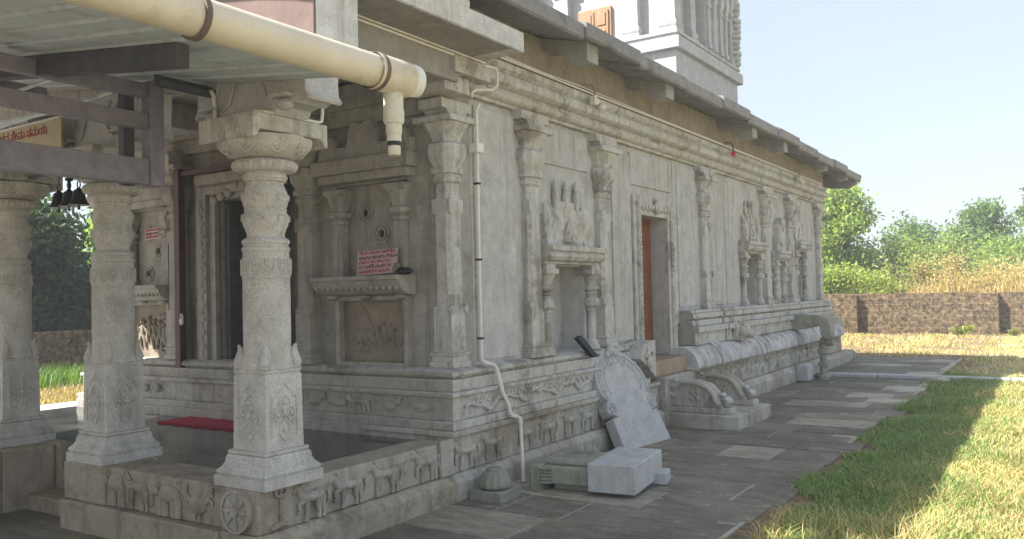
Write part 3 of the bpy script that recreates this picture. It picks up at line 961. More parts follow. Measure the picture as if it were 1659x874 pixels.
# eave: sloping roof slabs, slightly stepped
rb = MB()
yy = -2.35
ri = 0
while yy < 13.85:
    ln = [1.25, 1.1, 1.45, 1.2, 1.3][ri % 5]
    y2 = min(yy + ln, 13.95)
    dz = [0.0, 0.025, 0.008, 0.03, 0.012][ri % 5] - 0.012 * max(0, yy - 6)
    xo = 0.52 + [0, 0.02, -0.01, 0.015, 0.0][ri % 5]
    rb.prism([(xo - 0.03, 3.985 + dz), (xo, 4.0 + dz), (xo, 4.125 + dz), (xo - 0.02, 4.14 + dz), (-2.65, 4.72 + dz), (-2.65, 4.60 + dz), (-0.5, 4.25 + dz), (-0.2, 4.185 + dz)], 'y', yy + 0.004, y2 - 0.004)
    yy = y2
    ri += 1
rb.prism([(-5.9, 4.1), (-2.651, 4.6), (-2.651, 4.72), (-5.9, 4.22)], 'y', -2.35, 13.9)
rb.build('roof_slab', 'roof', T, bev=0.004, alt=('shade_doorgrey', (0, 0, -1), 0.3))  # down-facing eave faces coloured darker, as shade under the overhang
# upturned corner of the eave
b = MB()
b.prism([(13.951, 3.90), (14.02, 3.91), (14.08, 3.96), (14.18, 4.03), (14.12, 4.08), (14.02, 4.06), (13.951, 4.05)], 'x', 0.1, 0.5)
b.build('eave_finial', 'roof', T, bev=0.008)
b = MB()
b.prism([(0.47, 3.86), (0.30, 3.76), (-0.1, 3.80), (-0.4, 3.9), (-0.4, 4.13), (-0.2, 4.10), (0.47, 3.92)], 'y', 13.7, 13.9)
b.build('verge_beam', 'roof', T, bev=0.006)

# --- side door with carved stone frame
fr = MB()
for (t0, t1, xo) in ((0.0, 0.07, 0.03), (0.07, 0.15, 0.055), (0.15, 0.24, 0.035)):
    fr.box(WX - 0.02, WX + xo, DR[0] - t1, DR[0] - t0, 0.80, DR[3] + t1)
    fr.box(WX - 0.02, WX + xo, DR[1] + t0, DR[1] + t1, 0.80, DR[3] + t1)
    fr.box(WX - 0.02, WX + xo - 0.002, DR[0] - t0, DR[1] + t0, DR[3] + t0, DR[3] + t1)
for side in (DR[0] - 0.11, DR[1] + 0.11):
    for i in range(26):
        fr.ball((WX + 0.055, side + 0.012 * (-1) ** i, 0.90 + i * 0.072), (0.02, 0.034, 0.034), 7, 4)
for i in range(11):
    fr.ball((WX + 0.055, DR[0] - 0.1 + i * 0.098, DR[3] + 0.11), (0.022, 0.042, 0.034), 7, 4)
fr.ball((WX + 0.06, 4.63, DR[3] + 0.12), (0.05, 0.10, 0.09), 10, 6)
fr.build('door_frame', 'trim', T, bev=0.004)
dm = MB()
dm.box(WX - 0.27, WX - 0.22, DR[0] - 0.05, DR[1] + 0.05, 0.78, 2.65)
door = dm.build('side_door', 'wood', T, bev=0.004)
dp = MB()
for (ya, yb) in ((DR[0] + 0.03, DR[0] + 0.36), (DR[0] + 0.42, DR[1] - 0.03)):
    for i in range(5):
        za = 0.86 + i * 0.35
        for q, e in ((0.0, 0.012), (0.04, 0.022), (0.07, 0.012)):
            dp.box(WX - 0.221, WX - 0.22 + e, ya + q, yb - q, za + q, za + 0.30 - q)
dp.build('door_panel', 'wood', door, bev=0.004)
db = MB()
db.box(WX - 0.22, WX - 0.19, DR[0] + 0.06, DR[0] + 0.30, 1.335, 1.36)
db.ball((WX - 0.19, DR[0] + 0.15, 1.31), (0.015, 0.02, 0.03), 8, 5)
db.build('door_bolt', 'black', door)
sl = MB()
sl.box(-0.60, -0.02, 3.95, 5.12, 0.60, 0.795)
sl.build('door_sill', 'pinksill', T, bev=0.01)
ss = MB()
ss.box(-0.5, 0.06, 4.16, 5.35, 0.0, 0.596)
ss.build('sill_block', 'plinth', T, bev=0.01)
yb_ = MB()
yb_.prism([(3.52, 0.87), (3.95, 0.62), (3.95, 1.06), (3.72, 1.05), (3.60, 1.02)], 'x', -0.2, 0.03)
yb_.ball((0.03, 3.78, 0.82), (0.03, 0.10, 0.09), 10, 6)
yb_.tube([(0.035, 3.66, 0.86), (0.045, 3.72, 0.95), (0.045, 3.82, 0.94), (0.04, 3.84, 0.87)], [0.03, 0.03, 0.025, 0.015], 8)
yb_.build('scroll_block', 'trim', T, bev=0.01)

# --- niches of the long wall
def niche(y0, y1, z0, z1, blind, par):
    n = empty_part = MB()
    yc = (y0 + y1) / 2
    w = y1 - y0
    x = WX
    # kapota shelf
    n.prism([(x - 0.02, z1 + 0.015), (x + 0.09, z1 + 0.015), (x + 0.09, z1 + 0.04), (x + 0.15, z1 + 0.05), (x + 0.18, z1 + 0.09), (x + 0.165, z1 + 0.14), (x + 0.20, z1 + 0.145), (x + 0.20, z1 + 0.20), (x - 0.02, z1 + 0.20)], 'y', y0 - 0.20, y1 + 0.17)
    for i in range(12):
        n.ball((x + 0.185, y0 - 0.17 + (w + 0.31) * i / 11, z1 + 0.155), (0.018, 0.024, 0.016), 6, 4)
    sh = n.build('niche_shelf', 'trim', par, bev=0.004)
    # superstructure: vase-shaped block with three finials
    b = MB()
    zt = z1 + 0.2
    hh = 0.48
    if blind != 'arch':
        for yy_, ww in ((y0 + 0.02, w * 0.13), (y1 - 0.02, w * 0.13)):
            b.stack(x - 0.02, yy_, [(zt, 0.10, ww), (zt + 0.05, 0.09, ww * 0.95), (zt + 0.09, 0.07, ww * 0.8), (zt + 0.16, 0.085, ww * 1.0, .5), (zt + 0.25, 0.11, ww * 1.2, .5), (zt + 0.33, 0.09, ww * 1.05, .5), (zt + 0.40, 0.06, ww * 0.7, .5), (zt + 0.44, 0.05, ww * 0.6, .5)])
        b.box(x - 0.02, x + 0.055, y0 + 0.03, y1 - 0.03, zt, zt + 0.30)
        b.box(x - 0.02, x + 0.04, y0 + 0.10, y1 - 0.10, zt + 0.30, zt + 0.40)
        b.box(x - 0.02, x + 0.025, y0 + 0.16, y1 - 0.16, zt + 0.40, zt + hh)
        b.prism([(yc - 0.14, zt + 0.05), (yc + 0.14, zt + 0.05), (yc + 0.11, zt + 0.18), (yc + 0.05, zt + 0.27), (yc, zt + 0.30), (yc - 0.05, zt + 0.27), (yc - 0.11, zt + 0.18)], 'x', x + 0.05, x + 0.075)
        for q in range(5):
            b.ball((x + 0.075, yc - 0.10 + 0.05 * q, zt + 0.12 + 0.04 * (q % 2)), (0.012, 0.022, 0.03), 8, 5)
        b.build('niche_roof', 'trim', par, bev=0.006)
        for q in (-1, 0, 1):
            f = MB()
            f.lathe(x + 0.02, yc + (q * 0.27 - 0.02) * w, [(zt + hh - 0.10, 0.035), (zt + hh - 0.03, 0.035), (zt + hh - 0.02, 0.022), (zt + hh + 0.03, 0.042), (zt + hh + 0.09, 0.036), (zt + hh + 0.11, 0.018), (zt + hh + 0.13, 0.03), (zt + hh + 0.19, 0.015), (zt + hh + 0.23, 0.003)], 12)
            f.build('kalasha_finial', 'trim', par)
    else:
        pts = []
        for i in range(25):
            a = -0.25 + (math.pi + 0.5) * i / 24
            rr = 1 + 0.07 * math.cos(8 * a)
            pts.append((yc + w * 0.55 * math.cos(a) * rr, zt + 0.20 + 0.38 * math.sin(a) * rr))
        pts = [(yc + w * 0.55, zt)] + pts + [(yc - w * 0.55, zt)]
        b.prism(pts, 'x', x - 0.02, x + 0.09)
        for i in range(15):
            a = math.pi * i / 14
            b.ball((x + 0.10, yc + w * 0.38 * math.cos(a), zt + 0.18 + 0.30 * math.sin(a)), (0.03, 0.05, 0.045), 7, 4)
        b.ball((x + 0.10, yc, zt + 0.22), (0.05, 0.13, 0.15), 10, 6)
        b.ball((x + 0.12, yc, zt + 0.52), (0.05, 0.10, 0.09), 10, 6)
        b.build('arched_pediment', 'trim', par, bev=0.008)
    # baluster colonnettes
    hz = z1 - z0
    for ys_ in (y0 - 0.075, y1 + 0.075):
        b = MB()
        P = [(0, .085), (.05, .085), (.06, .07), (.10, .075), (.12, .05), (.16, .05), (.40, .043), (.46, .046), (.47, .062), (.49, .062), (.50, .05), (.53, .085), (.58, .095), (.62, .08), (.635, .05), (.66, .05), (.67, .075), (.69, .075), (.70, .055),
             (.73, .085), (.765, .085), (.775, .055), (.80, .055), (.86, .085), (.90, .098), (.91, .10), (1.0, .10)]
        b.lathe(x + 0.03, ys_, [(z0 + t * hz, r) for t, r in P[:-2]], 12)
        b.stack(x + 0.02, ys_, [(z0 + 0.905 * hz, 0.10, 0.12), (z0 + 0.96 * hz, 0.10, 0.12), (z0 + 0.962 * hz, 0.08, 0.09), (z1 + 0.014, 0.08, 0.09)])
        b.build('colonnette', 'trim', par)
niche(*N1, 'roof', T)
niche(*N2, 'roof', T)
niche(9.95, 10.35, 1.376, 2.12, 'arch', T)
niche(*N4, 'roof', T)
# yali head and spout on the far plinth
b = MB()
b.ball((0.06, 7.05, 1.03), (0.14, 0.13, 0.13), 12, 7)
b.ball((0.17, 7.10, 0.98), (0.08, 0.09, 0.07), 10, 6)
b.ball((0.13, 7.0, 1.11), (0.05, 0.05, 0.05), 8, 5)
b.ball((0.13, 7.16, 1.10), (0.05, 0.05, 0.05), 8, 5)
b.tube([(0.0, 6.9, 0.95), (0.05, 6.86, 1.08), (0.0, 6.92, 1.18)], [0.05, 0.05, 0.03], 8)
b.box(-0.1, 0.10, 6.95, 7.25, 0.88, 0.96)
b.build('lion_head_boss', 'trim', T, bev=0.01)
b = MB()
pts = [(-0.1, 0.88), (0.22, 0.90), (0.34, 0.93), (0.43, 0.97), (0.47, 0.93), (0.48, 0.80), (0.53, 0.73), (0.62, 0.72), (0.665, 0.78), (0.655, 0.95), (0.61, 1.07), (0.52, 1.125), (0.35, 1.15), (-0.1, 1.16)]
b.prism(pts, 'y', 10.12, 10.42)
b.tube([(0.44, 10.27, 0.69), (0.58, 10.27, 0.66), (0.66, 10.27, 0.67)], [0.07, 0.075, 0.06], 10)
b.build('water_spout', 'mossy', T, bev=0.015)
b = MB()
b.lathe(0.48, 10.27, [(0.0, 0.10), (0.06, 0.10), (0.08, 0.07), (0.22, 0.065), (0.24, 0.09), (0.29, 0.09), (0.31, 0.06), (0.44, 0.06), (0.46, 0.10), (0.53, 0.10), (0.55, 0.06), (0.62, 0.08)], 14)
b.build('spout_post', 'mossy', T)

# --- carved main door frame in the front wall
b = MB()
for (t0, t1, yo) in ((0.0, 0.10, 0.02), (0.10, 0.23, 0.06), (0.23, 0.30, 0.035)):
    b.box(FD[0] - t1, FD[0] - t0, WY - yo, WY + 0.05, 0.46, FD[3] + t1 * 0.6)
    b.box(FD[1] + t0, FD[1] + t1, WY - yo, WY + 0.05, 0.46, FD[3] + t1 * 0.6)
    b.box(FD[0] - t0, FD[1] + t0, WY - yo + 0.002, WY + 0.05, FD[3] + t0 * 0.6, FD[3] + t1 * 0.6)
for x in (FD[0] - 0.165, FD[1] + 0.165):
    for i in range(30):
        b.ball((x + 0.016 * (-1) ** i, WY - 0.06, 0.60 + i * 0.072), (0.042, 0.022, 0.034), 7, 4)
# scalloped lintel
for i in range(9):
    b.ball((FD[0] + 0.03 + i * 0.115, WY - 0.05, FD[3] - 0.02 - 0.09 * math.sin(math.pi * (i + 0.5) / 9) * -1 + (0.06 if 2 < i < 6 else 0)), (0.06, 0.03, 0.05), 8, 5)
b.box(FD[0] - 0.2, FD[1] + 0.2, WY - 0.12, WY + 0.02, FD[3] + 0.16, FD[3] + 0.26)
b.box(FD[0] - 0.3, FD[1] + 0.3, WY - 0.10, WY + 0.2, 0.46, 0.60)
b.build('main_door_frame', 'front', T, bev=0.004)
b = MB()
b.box(FD[0] + 0.02, FD[0] + 0.08, WY + 0.10, WY + 0.62, 0.60, 2.70)
b.box(FD[1] - 0.08, FD[1] - 0.02, WY + 0.10, WY + 0.62, 0.60, 2.70)
b.build('main_door_leaf', 'shade_doorgrey', T, bev=0.005)

# ================================================================ PORCH
P = empty('temple_porch', (-2.9, -0.8, 0))
tag(P, 'raised open stone porch with horse reliefs on its plinth and polished dark granite floor', 'porch')
FZ = 0.455
b = MB()
# near side curb (along Y)
b.prism([(-0.34, -0.1), (0.05, -0.1), (0.05, 0.15), (0.0, 0.205), (-0.34, 0.205)], 'y', -1.99, -0.032)
b.box(-0.34, -0.035, -1.93, -0.032, 0.205, 0.478)
b.box(-0.0349, 0.0, -0.17, 0.0, 0.206, 0.50)
# front curb between the corner and the entrance
b.box(-2.15, -0.342, -2.02, -1.60, -0.1, 0.205)
b.box(-2.13, -0.342, -1.95, -1.60, 0.206, 0.478)
# corner block and block under the second pillar
b.box(-0.34, -0.001, -1.975, -1.55, 0.2055, 0.4805)
b.box(-2.15, -1.62, -1.985, -1.55, 0.206, 0.482)
curb = b.build('porch_plinth', 'porchbase', P, bev=0.012, alt=('plinth', (1, 0, 0), 0.4))
b = MB()
b.box(-5.6, -2.98, -2.02, -1.60, -0.1, 0.482)
b.box(-5.6, -2.92, -1.598, -1.48, -0.1, 0.49)
b.box(-3.8, -2.985, -3.4, -2.022, -0.1, 0.50)
b.build('entrance_side_wall', 'porchbase', P, bev=0.015)
# entrance steps
b = MB()
b.box(-2.919, -2.151, -1.60, -1.35, -0.1, 0.30)
b.box(-2.979, -2.151, -1.85, -1.601, -0.1, 0.12)
b.build('entrance_step', 'porchbase', P, bev=0.012)
b = MB()
b.box(-5.6, -0.341, -1.349, 0.06, 0.2, FZ)
b.box(-2.15, -0.341, -1.599, -1.35, 0.2, FZ - 0.001)
b.box(-5.6, -2.98, -1.479, -1.35, 0.2, FZ - 0.001)
b.build('porch_floor', 'floor', P)
# reliefs
for i, (y, k) in enumerate(((-1.52, 'horse'), (-1.16, 'horse'), (-0.80, 'mare'), (-0.66, 'serpent'), (-0.30, 'horse'))):
    relief(k, curb, (-0.035 if i else -0.001, y, 0.212), '+X', (1.15, 1.3, 1.0) if k != 'serpent' else (0.35, 1.2, 1.3), 'plinth')
for i, (x, k) in enumerate(((-0.62, 'goose'), (-0.92, 'elephant'), (-1.25, 'mare'), (-1.52, 'elephant'))):
    relief(k, curb, (x, -1.95, 0.212), '-Y', (1.15, 1.1, 0.98) if k != 'goose' else (1.3, 1.1, 1.5), 'porchbase')
b = MB()   # trident
b.tube([(0.0, -1.80, 0.25), (0.012, -1.80, 0.42)], 0.009, 6)
b.tube([(0.006, -1.845, 0.465), (0.012, -1.84, 0.43), (0.012, -1.80, 0.415), (0.012, -1.76, 0.43), (0.006, -1.755, 0.465)], [0.006, 0.011, 0.012, 0.011, 0.006], 6)
b.tube([(0.012, -1.80, 0.415), (0.006, -1.80, 0.47)], [0.010, 0.006], 6)
b.tube([(0.005, -1.87, 0.225), (0.012, -1.83, 0.245), (0.016, -1.80, 0.25), (0.012, -1.77, 0.245), (0.005, -1.73, 0.225)], [0.012, 0.018, 0.02, 0.018, 0.012], 6)
b.build('trident_relief', 'plinth', curb)
b = MB()   # wheel with flower on the front face by the corner
cxw, czw, rw = -0.175, 0.345, 0.135
n = 28
for (r0, r1, d) in ((rw, rw - 0.016, 0.034), (0.03, 0.0001, 0.045)):
    rings = []
    for rr, yy in ((r0, 0), (r0, -d), (r1, -d), (r1, 0)):
        rings.append([(cxw + rr * math.cos(2 * math.pi * i / n), -1.976 + yy, czw + rr * math.sin(2 * math.pi * i / n)) for i in range(n)])
    b.loft(rings, cap=False)
rings = [[(cxw + rw * .95 * math.cos(2 * math.pi * i / n), -1.976 + yy, czw + rw * .95 * math.sin(2 * math.pi * i / n)) for i in range(n)] for yy in (0.0, -0.020)]
b.loft(rings)
for i in range(8):
    a = 2 * math.pi * i / 8
    b.tube([(cxw + 0.03 * math.cos(a), -1.996, czw + 0.03 * math.sin(a)), (cxw + 0.07 * math.cos(a), -2.0, czw + 0.07 * math.sin(a)), (cxw + 0.12 * math.cos(a), -1.996, czw + 0.12 * math.sin(a))], [0.008, 0.020, 0.010], 6)
b.build('wheel_relief', 'plinth', curb)

# roof of the porch
b = MB()
b.box(-6.2, 0.45, -1.4975, 0.49, 3.662, 3.83)
b.build('porch_roof_slab', 'concrete', P, bev=0.008)
b = MB()
b.box(-6.19, 0.44, -1.49, 0.30, 3.655, 3.6615)
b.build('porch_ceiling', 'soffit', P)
b = MB()
b.prism([(0.449, 2.975), (0.449, 3.97), (-6.2, 3.97), (-6.2, 3.81)], 'y', -1.876, -1.858)  # lower strip added behind the sheet edge to close a sun gap
b.build('red_fascia', 'red', P, bev=0.004)
b = MB()
b.box(-6.2, 0.452, -1.857, -1.498, 3.20, 3.975)
b.build('front_beam', 'concrete', P, bev=0.006)
for xa, za in ((-0.36, 3.43), (-2.06, 3.40), (-3.60, 3.40)):
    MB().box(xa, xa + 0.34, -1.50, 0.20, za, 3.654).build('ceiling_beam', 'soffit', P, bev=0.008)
b = MB()
b.box(-0.40, 0.02, 0.10, 0.62, 3.50, 3.652)
b.box(-0.47, -0.06, 0.06, 0.40, 3.36, 3.499)
b.build('corner_corbel', 'trim', P, bev=0.008)

# ---------------------------------------------------------------- pillars (things)
def pillar_thing():
    t = empty('carved_pillar', (0, 0, 0))
    b = MB()
    h = 0.241
    b.stack(0, 0, [(0.482, h, h), (0.545, h, h), (0.553, h * 0.93, h * 0.93), (0.563, h * 0.93, h * 0.93)])
    b.stack(0, 0, [(0.5635, 0.235, 0.235), (0.58, 0.225, 0.225), (0.60, 0.205, 0.205), (0.625, 0.192, 0.192), (0.655, 0.188, 0.188), (0.672, 0.180, 0.180), (0.678, 0.165, 0.165)])
    b.stack(0, 0, [(0.6785, 0.178, 0.178), (0.70, 0.178, 0.178)])
    b.build('pillar_base', 'pillar', t, bev=0.008)
    b = MB()
    q = 0.155
    b.stack(0, 0, [(0.7005, q, q), (1.165, q * 0.96, q * 0.96), (1.185, q * 0.9, q * 0.9)])
    b.stack(0, 0, [(1.1855, q * 0.95, q * 0.95, .0), (1.205, q * 0.97, q * 0.97), (1.21, q * 0.87, q * 0.87, .5), (1.36, 0.122, 0.122, .75)])
    for sx in (-1, 1):
        for sy in (-1, 1):
            b.tube([(sx * 0.118, sy * 0.118, 1.20), (sx * 0.126, sy * 0.126, 1.24), (sx * 0.116, sy * 0.116, 1.29), (sx * 0.116, sy * 0.116, 1.33), (sx * 0.127, sy * 0.127, 1.365)], [0.026, 0.038, 0.034, 0.022, 0.006], 8)
            b.ball((sx * 0.128, sy * 0.128, 1.215), (0.034, 0.034, 0.014), 8, 4)
    # carved rosette with ogee border on each face
    def onface(k, u, v, d):
        s = q * (1 - 0.04 * (v - 0.7) / 0.465) + d
        return [(s, u, v), (u, -s, v), (-s, -u, v), (-u, s, v)][k]
    for k in range(4):
        pts = [(-0.10, 0.78), (-0.105, 0.95), (-0.10, 1.03), (-0.07, 1.035), (-0.065, 1.07), (-0.03, 1.085), (0.0, 1.12), (0.03, 1.085), (0.065, 1.07), (0.07, 1.035), (0.10, 1.03), (0.105, 0.95), (0.10, 0.78)]
        b.tube([onface(k, u, v, 0.0) for u, v in pts], 0.009, 6)
        b.ball(onface(k, 0, 0.92, 0.0), 0.026, 8, 5)
        for a in range(4):
            an = math.pi / 2 * a
            L = [0.105, 0.065, 0.145, 0.065][a]
            # petal outlines: a = 0 up, 1 right, 2 down, 3 left
            du, dv = math.sin(an), math.cos(an)
            pu, pv_ = dv, -du
            loop = []
            for (s, w) in ((0.02, 0.0), (0.35, 0.042), (0.65, 0.045), (0.88, 0.022), (1.0, 0.0), (0.88, -0.022), (0.65, -0.045), (0.35, -0.042), (0.02, 0.0)):
                loop.append(onface(k, du * (0.02 + L * s) + pu * w, 0.92 + dv * (0.02 + L * s) + pv_ * w, 0.001))
            b.tube(loop, 0.0085, 6)
            c = onface(k, du * (0.02 + L * 0.55), 0.92 + dv * (0.02 + L * 0.55), 0.0)
            b.ball(c, 0.02, 7, 4)
    b.build('pillar_block', 'pillar', t, bev=0.006)
    b = MB()
    b.lathe(0, 0, [(1.16, 0.142), (1.36, 0.150), (1.68, 0.1505), (1.80, 0.149), (1.803, 0.153), (1.945, 0.152), (1.948, 0.146), (1.985, 0.146), (1.99, 0.152), (2.015, 0.153), (2.02, 0.142), (2.035, 0.142), (2.04, 0.15), (2.06, 0.152), (2.07, 0.146),
                   (2.085, 0.122), (2.10, 0.118), (2.13, 0.125), (2.17, 0.142), (2.205, 0.147), (2.24, 0.143), (2.262, 0.130), (2.268, 0.135), (2.278, 0.135), (2.284, 0.130), (2.31, 0.141), (2.35, 0.145), (2.39, 0.140), (2.43, 0.124), (2.45, 0.116), (2.462, 0.118), (2.468, 0.134), (2.482, 0.134), (2.486, 0.142), (2.505, 0.143), (2.515, 0.135), (2.53, 0.13)], 40)
    shaft = b.build('pillar_shaft', 'pillar', t)
    b = MB()
    for i in range(12):   # hanging loops carved below the rings
        a0 = 2 * math.pi * i / 12
        pts = []
        for s in range(9):
            tt = s / 8
            a = a0 + (tt - 0.5) * 0.40
            z = 1.935 - 0.105 * math.sin(math.pi * tt) ** 0.6
            pts.append((0.1535 * math.cos(a), 0.1535 * math.sin(a), z))
        b.tube(pts, 0.008, 5)
        pts = [(0.1535 * math.cos(a0 + (s / 6 - 0.5) * 0.2), 0.1535 * math.sin(a0 + (s / 6 - 0.5) * 0.2), 1.935 - 0.075 * math.sin(math.pi * s / 6) ** 0.6) for s in range(7)]
        b.tube(pts, 0.0045, 5)
    for i in range(6):    # curls on the two bulbs
        a0 = 2 * math.pi * i / 6
        for zc, r in ((2.205, 0.147), (2.35, 0.145)):
            pts = []
            for s in range(13):
                th = s / 12 * 4.2
                rr = 0.045 * (1 - s / 16)
                pts.append((r * math.cos(a0 + rr * math.cos(th) / r), r * math.sin(a0 + rr * math.cos(th) / r), zc + rr * math.sin(th) * 0.9))
            b.tube(pts, 0.0085, 5)
    b.build('carved_loop', 'pillar', shaft)
    b = MB()
    b.lathe(0, 0, [(2.528, 0.13), (2.532, 0.165, .012), (2.545, 0.192, .022), (2.575, 0.202, .026), (2.602, 0.192, .022), (2.614, 0.165, .012), (2.618, 0.14)], 96, flute=32)
    b.build('pillar_ring', 'pillar', t, ang=60)
    b = MB()
    b.lathe(0, 0, [(2.6185, 0.165), (2.628, 0.19, .006), (2.645, 0.228, .014), (2.67, 0.262, .020), (2.70, 0.284, .024), (2.735, 0.296, .026), (2.758, 0.294, .024), (2.764, 0.27, .01), (2.766, 0.2)], 96, flute=8)
    for i in range(8):    # petal outlines on the dish
        a0 = 2 * math.pi * (i + 0.5) / 8
        for w in (0.30, 0.19):
            pts = []
            for s in range(11):
                tt = s / 10 * 2 - 1
                z = 2.745 - (1 - tt * tt) * (0.10 if w > 0.25 else 0.075)
                fr_ = (z - 2.6185) / (2.758 - 2.6185)
                rr = 0.175 + (0.296 - 0.175) * max(fr_, 0.0) ** 0.42 + 0.002
                a = a0 + tt * w
                pts.append((rr * math.cos(a), rr * math.sin(a), z))
            b.tube(pts, 0.009, 5)
    b.build('pillar_dish', 'pillar', t, ang=60)
    for ch in t.children:
        for o_ in [ch, *ch.children]:
            if o_.name.split('.')[0] in ('pillar_shaft', 'carved_loop', 'pillar_ring', 'pillar_dish'):
                for vv in o_.data.vertices:
                    if vv.co.z > 1.5:
                        vv.co.z -= 0.055 * (vv.co.z - 1.5)
    # bracket slab with curled ends
    b = MB()
    pts = [(-0.31, 2.645), (-0.275, 2.655), (-0.25, 2.70), (0.25, 2.70), (0.275, 2.655), (0.31, 2.645), (0.31, 2.80), (-0.31, 2.80)]
    b.prism(pts, 'x', -0.26, 0.26)
    b.build('bracket_slab', 'trim', t, bev=0.006)
    # scrolled corbel carrying the beam
    b = MB()
    half = [(0.0, 2.803), (0.24, 2.803), (0.27, 2.86), (0.36, 2.88), (0.40, 2.865), (0.44, 2.885), (0.50, 2.89), (0.535, 2.865), (0.55, 2.885), (0.52, 2.925), (0.515, 3.0), (0.525, 3.10), (0.525, 3.198), (0.0, 3.198)]
    pts = half + [(-x, z) for x, z in reversed(half[1:-1])]
    b.prism(pts, 'y', -0.125, 0.16)
    for sx in (-1, 1):
        b.box(min(sx * 0.27, sx * 0.42), max(sx * 0.27, sx * 0.42), -0.20, -0.124, 2.895, 2.915)
        b.ball((sx * 0.345, -0.13, 2.855), (0.06, 0.05, 0.04), 10, 6)
        b.tube([(sx * 0.2, -0.127, 3.15), (sx * 0.12, -0.135, 3.05), (sx * 0.18, -0.135, 2.92), (sx * 0.24, -0.13, 2.9)], 0.014, 7)
        b.tube([(sx * 0.34, -0.127, 3.18), (sx * 0.27, -0.135, 3.10), (sx * 0.30, -0.135, 3.0)], 0.012, 7)
    b.build('scroll_corbel', 'fresh', t, bev=0.005)
    return t
PT = pillar_thing()
PT.location = (-0.177, -1.729, 0)
tag(PT, 'pale carved granite pillar at the porch corner nearest the paved path, above the trident relief', 'pillar', 'carved pillars of the porch')
copy_thing(PT, (-1.905, -1.729, 0), 'carved granite pillar left of the red mat, between the corner pillar and the one with bells hanging beside it')
copy_thing(PT, (-3.42, -1.729, 0), 'carved granite pillar at the left edge of the photo, cut off by the frame')

# ================================================================ TOWER
W = empty('temple_tower', (-2.66, 9.4, 4.6))
tag(W, 'square white painted tower with pilasters and a small wooden shutter door rising behind the roof', 'tower')
tx0, tx1, ty0, ty1 = -4.16, -1.16, 7.84, 11.0
b = MB()
b.box(tx0, tx1, ty0, ty1, 4.0, 5.70)
b.build('tower_base', 'tower', W, bev=0.01)
b = MB()
for (e, z0, z1) in ((0.09, 5.70, 5.90), (0.02, 5.90, 5.96), (0.05, 5.96, 6.02)):
    b.box(tx0 - e, tx1 + e, ty0 - e, ty1 + e, z0, z1)
b.build('tower_ledge', 'tower', W, bev=0.01)
b = MB()
b.box(tx0 + 0.16, tx1 - 0.16, ty0 + 0.16, ty1 - 0.16, 6.02, 8.2)
b.box(tx0 - 0.15, tx1 + 0.15, ty0 - 0.15, ty1 + 0.15, 7.75, 7.9)
b.build('tower_body', 'tower', W, bev=0.01)
def tower_pil(x, y, r=0.13):
    b = MB()
    b.stack(x, y, [(6.02, r * 1.3, r * 1.3), (6.08, r * 1.3, r * 1.3), (6.09, r * 1.1, r * 1.1), (6.13, r * 1.25, r * 1.25), (6.19, r * 1.25, r * 1.25), (6.22, r, r), (7.0, r, r), (7.02, r * 1.2, r * 1.2), (7.1, r * 1.25, r * 1.25), (7.12, r, r), (7.2, r * 1.4, r * 1.4), (7.35, r * 1.6, r * 1.6), (7.4, r * 1.1, r * 1.1), (7.6, r * 1.8, r * 1.8), (7.74, r * 1.8, r * 1.8)])
    b.build('tower_pilaster', 'tower', W, bev=0.006)
for x in (tx0 + 0.14, -3.35, -1.98, tx1 - 0.14):
    tower_pil(x, ty0 + 0.14)
for y in (8.75, 9.45, 10.1, ty1 - 0.14):
    tower_pil(tx1 - 0.14, y, 0.115)
# projecting carved bay on the +X face
b = MB()
b.box(tx1 - 0.2, tx1 + 0.02, 9.2, 10.35, 6.02, 7.2)
b.prism([(9.15, 7.2), (10.4, 7.2), (10.2, 7.5), (9.77, 7.72), (9.35, 7.5)], 'x', tx1 - 0.2, tx1 + 0.06)
for y in (9.3, 9.6, 9.95, 10.25):
    b.stack(tx1 + 0.02, y, [(6.02, .07, .07), (6.1, .07, .07), (6.11, .045, .045), (6.75, .045, .045), (6.78, .07, .07), (6.84, .07, .07), (6.86, .05, .05), (6.95, .08, .08), (7.02, .09, .09), (7.19, .09, .09)])
b.build('carved_bay', 'tower', W, bev=0.006)
b = MB()
rr = random.Random(4)
for i in range(16):
    z = 6.1 + i * 0.11
    b.ball((tx1 - 0.02, ty1 - 0.02 + rr.uniform(-0.02, 0.07), z), (0.12, 0.10 + 0.05 * (i % 3), 0.07), 8, 5)
b.build('corner_carving', 'tower', W)
b = MB()
b.box(-3.06, -2.40, ty0 + 0.11, ty0 + 0.17, 6.0, 6.72)
fr_ = b.build('shutter_frame', 'towerwood', W, bev=0.006)
b = MB()
for xa in (-3.0, -2.715):
    b.box(xa, xa + 0.265, ty0 + 0.085, ty0 + 0.112, 6.02, 6.66)
    for za in (6.05, 6.36):
        b.box(xa + 0.05, xa + 0.215, ty0 + 0.07, ty0 + 0.086, za + 0.03, za + 0.25)
b.build('shutter_leaf', 'towerwood', fr_, bev=0.005)

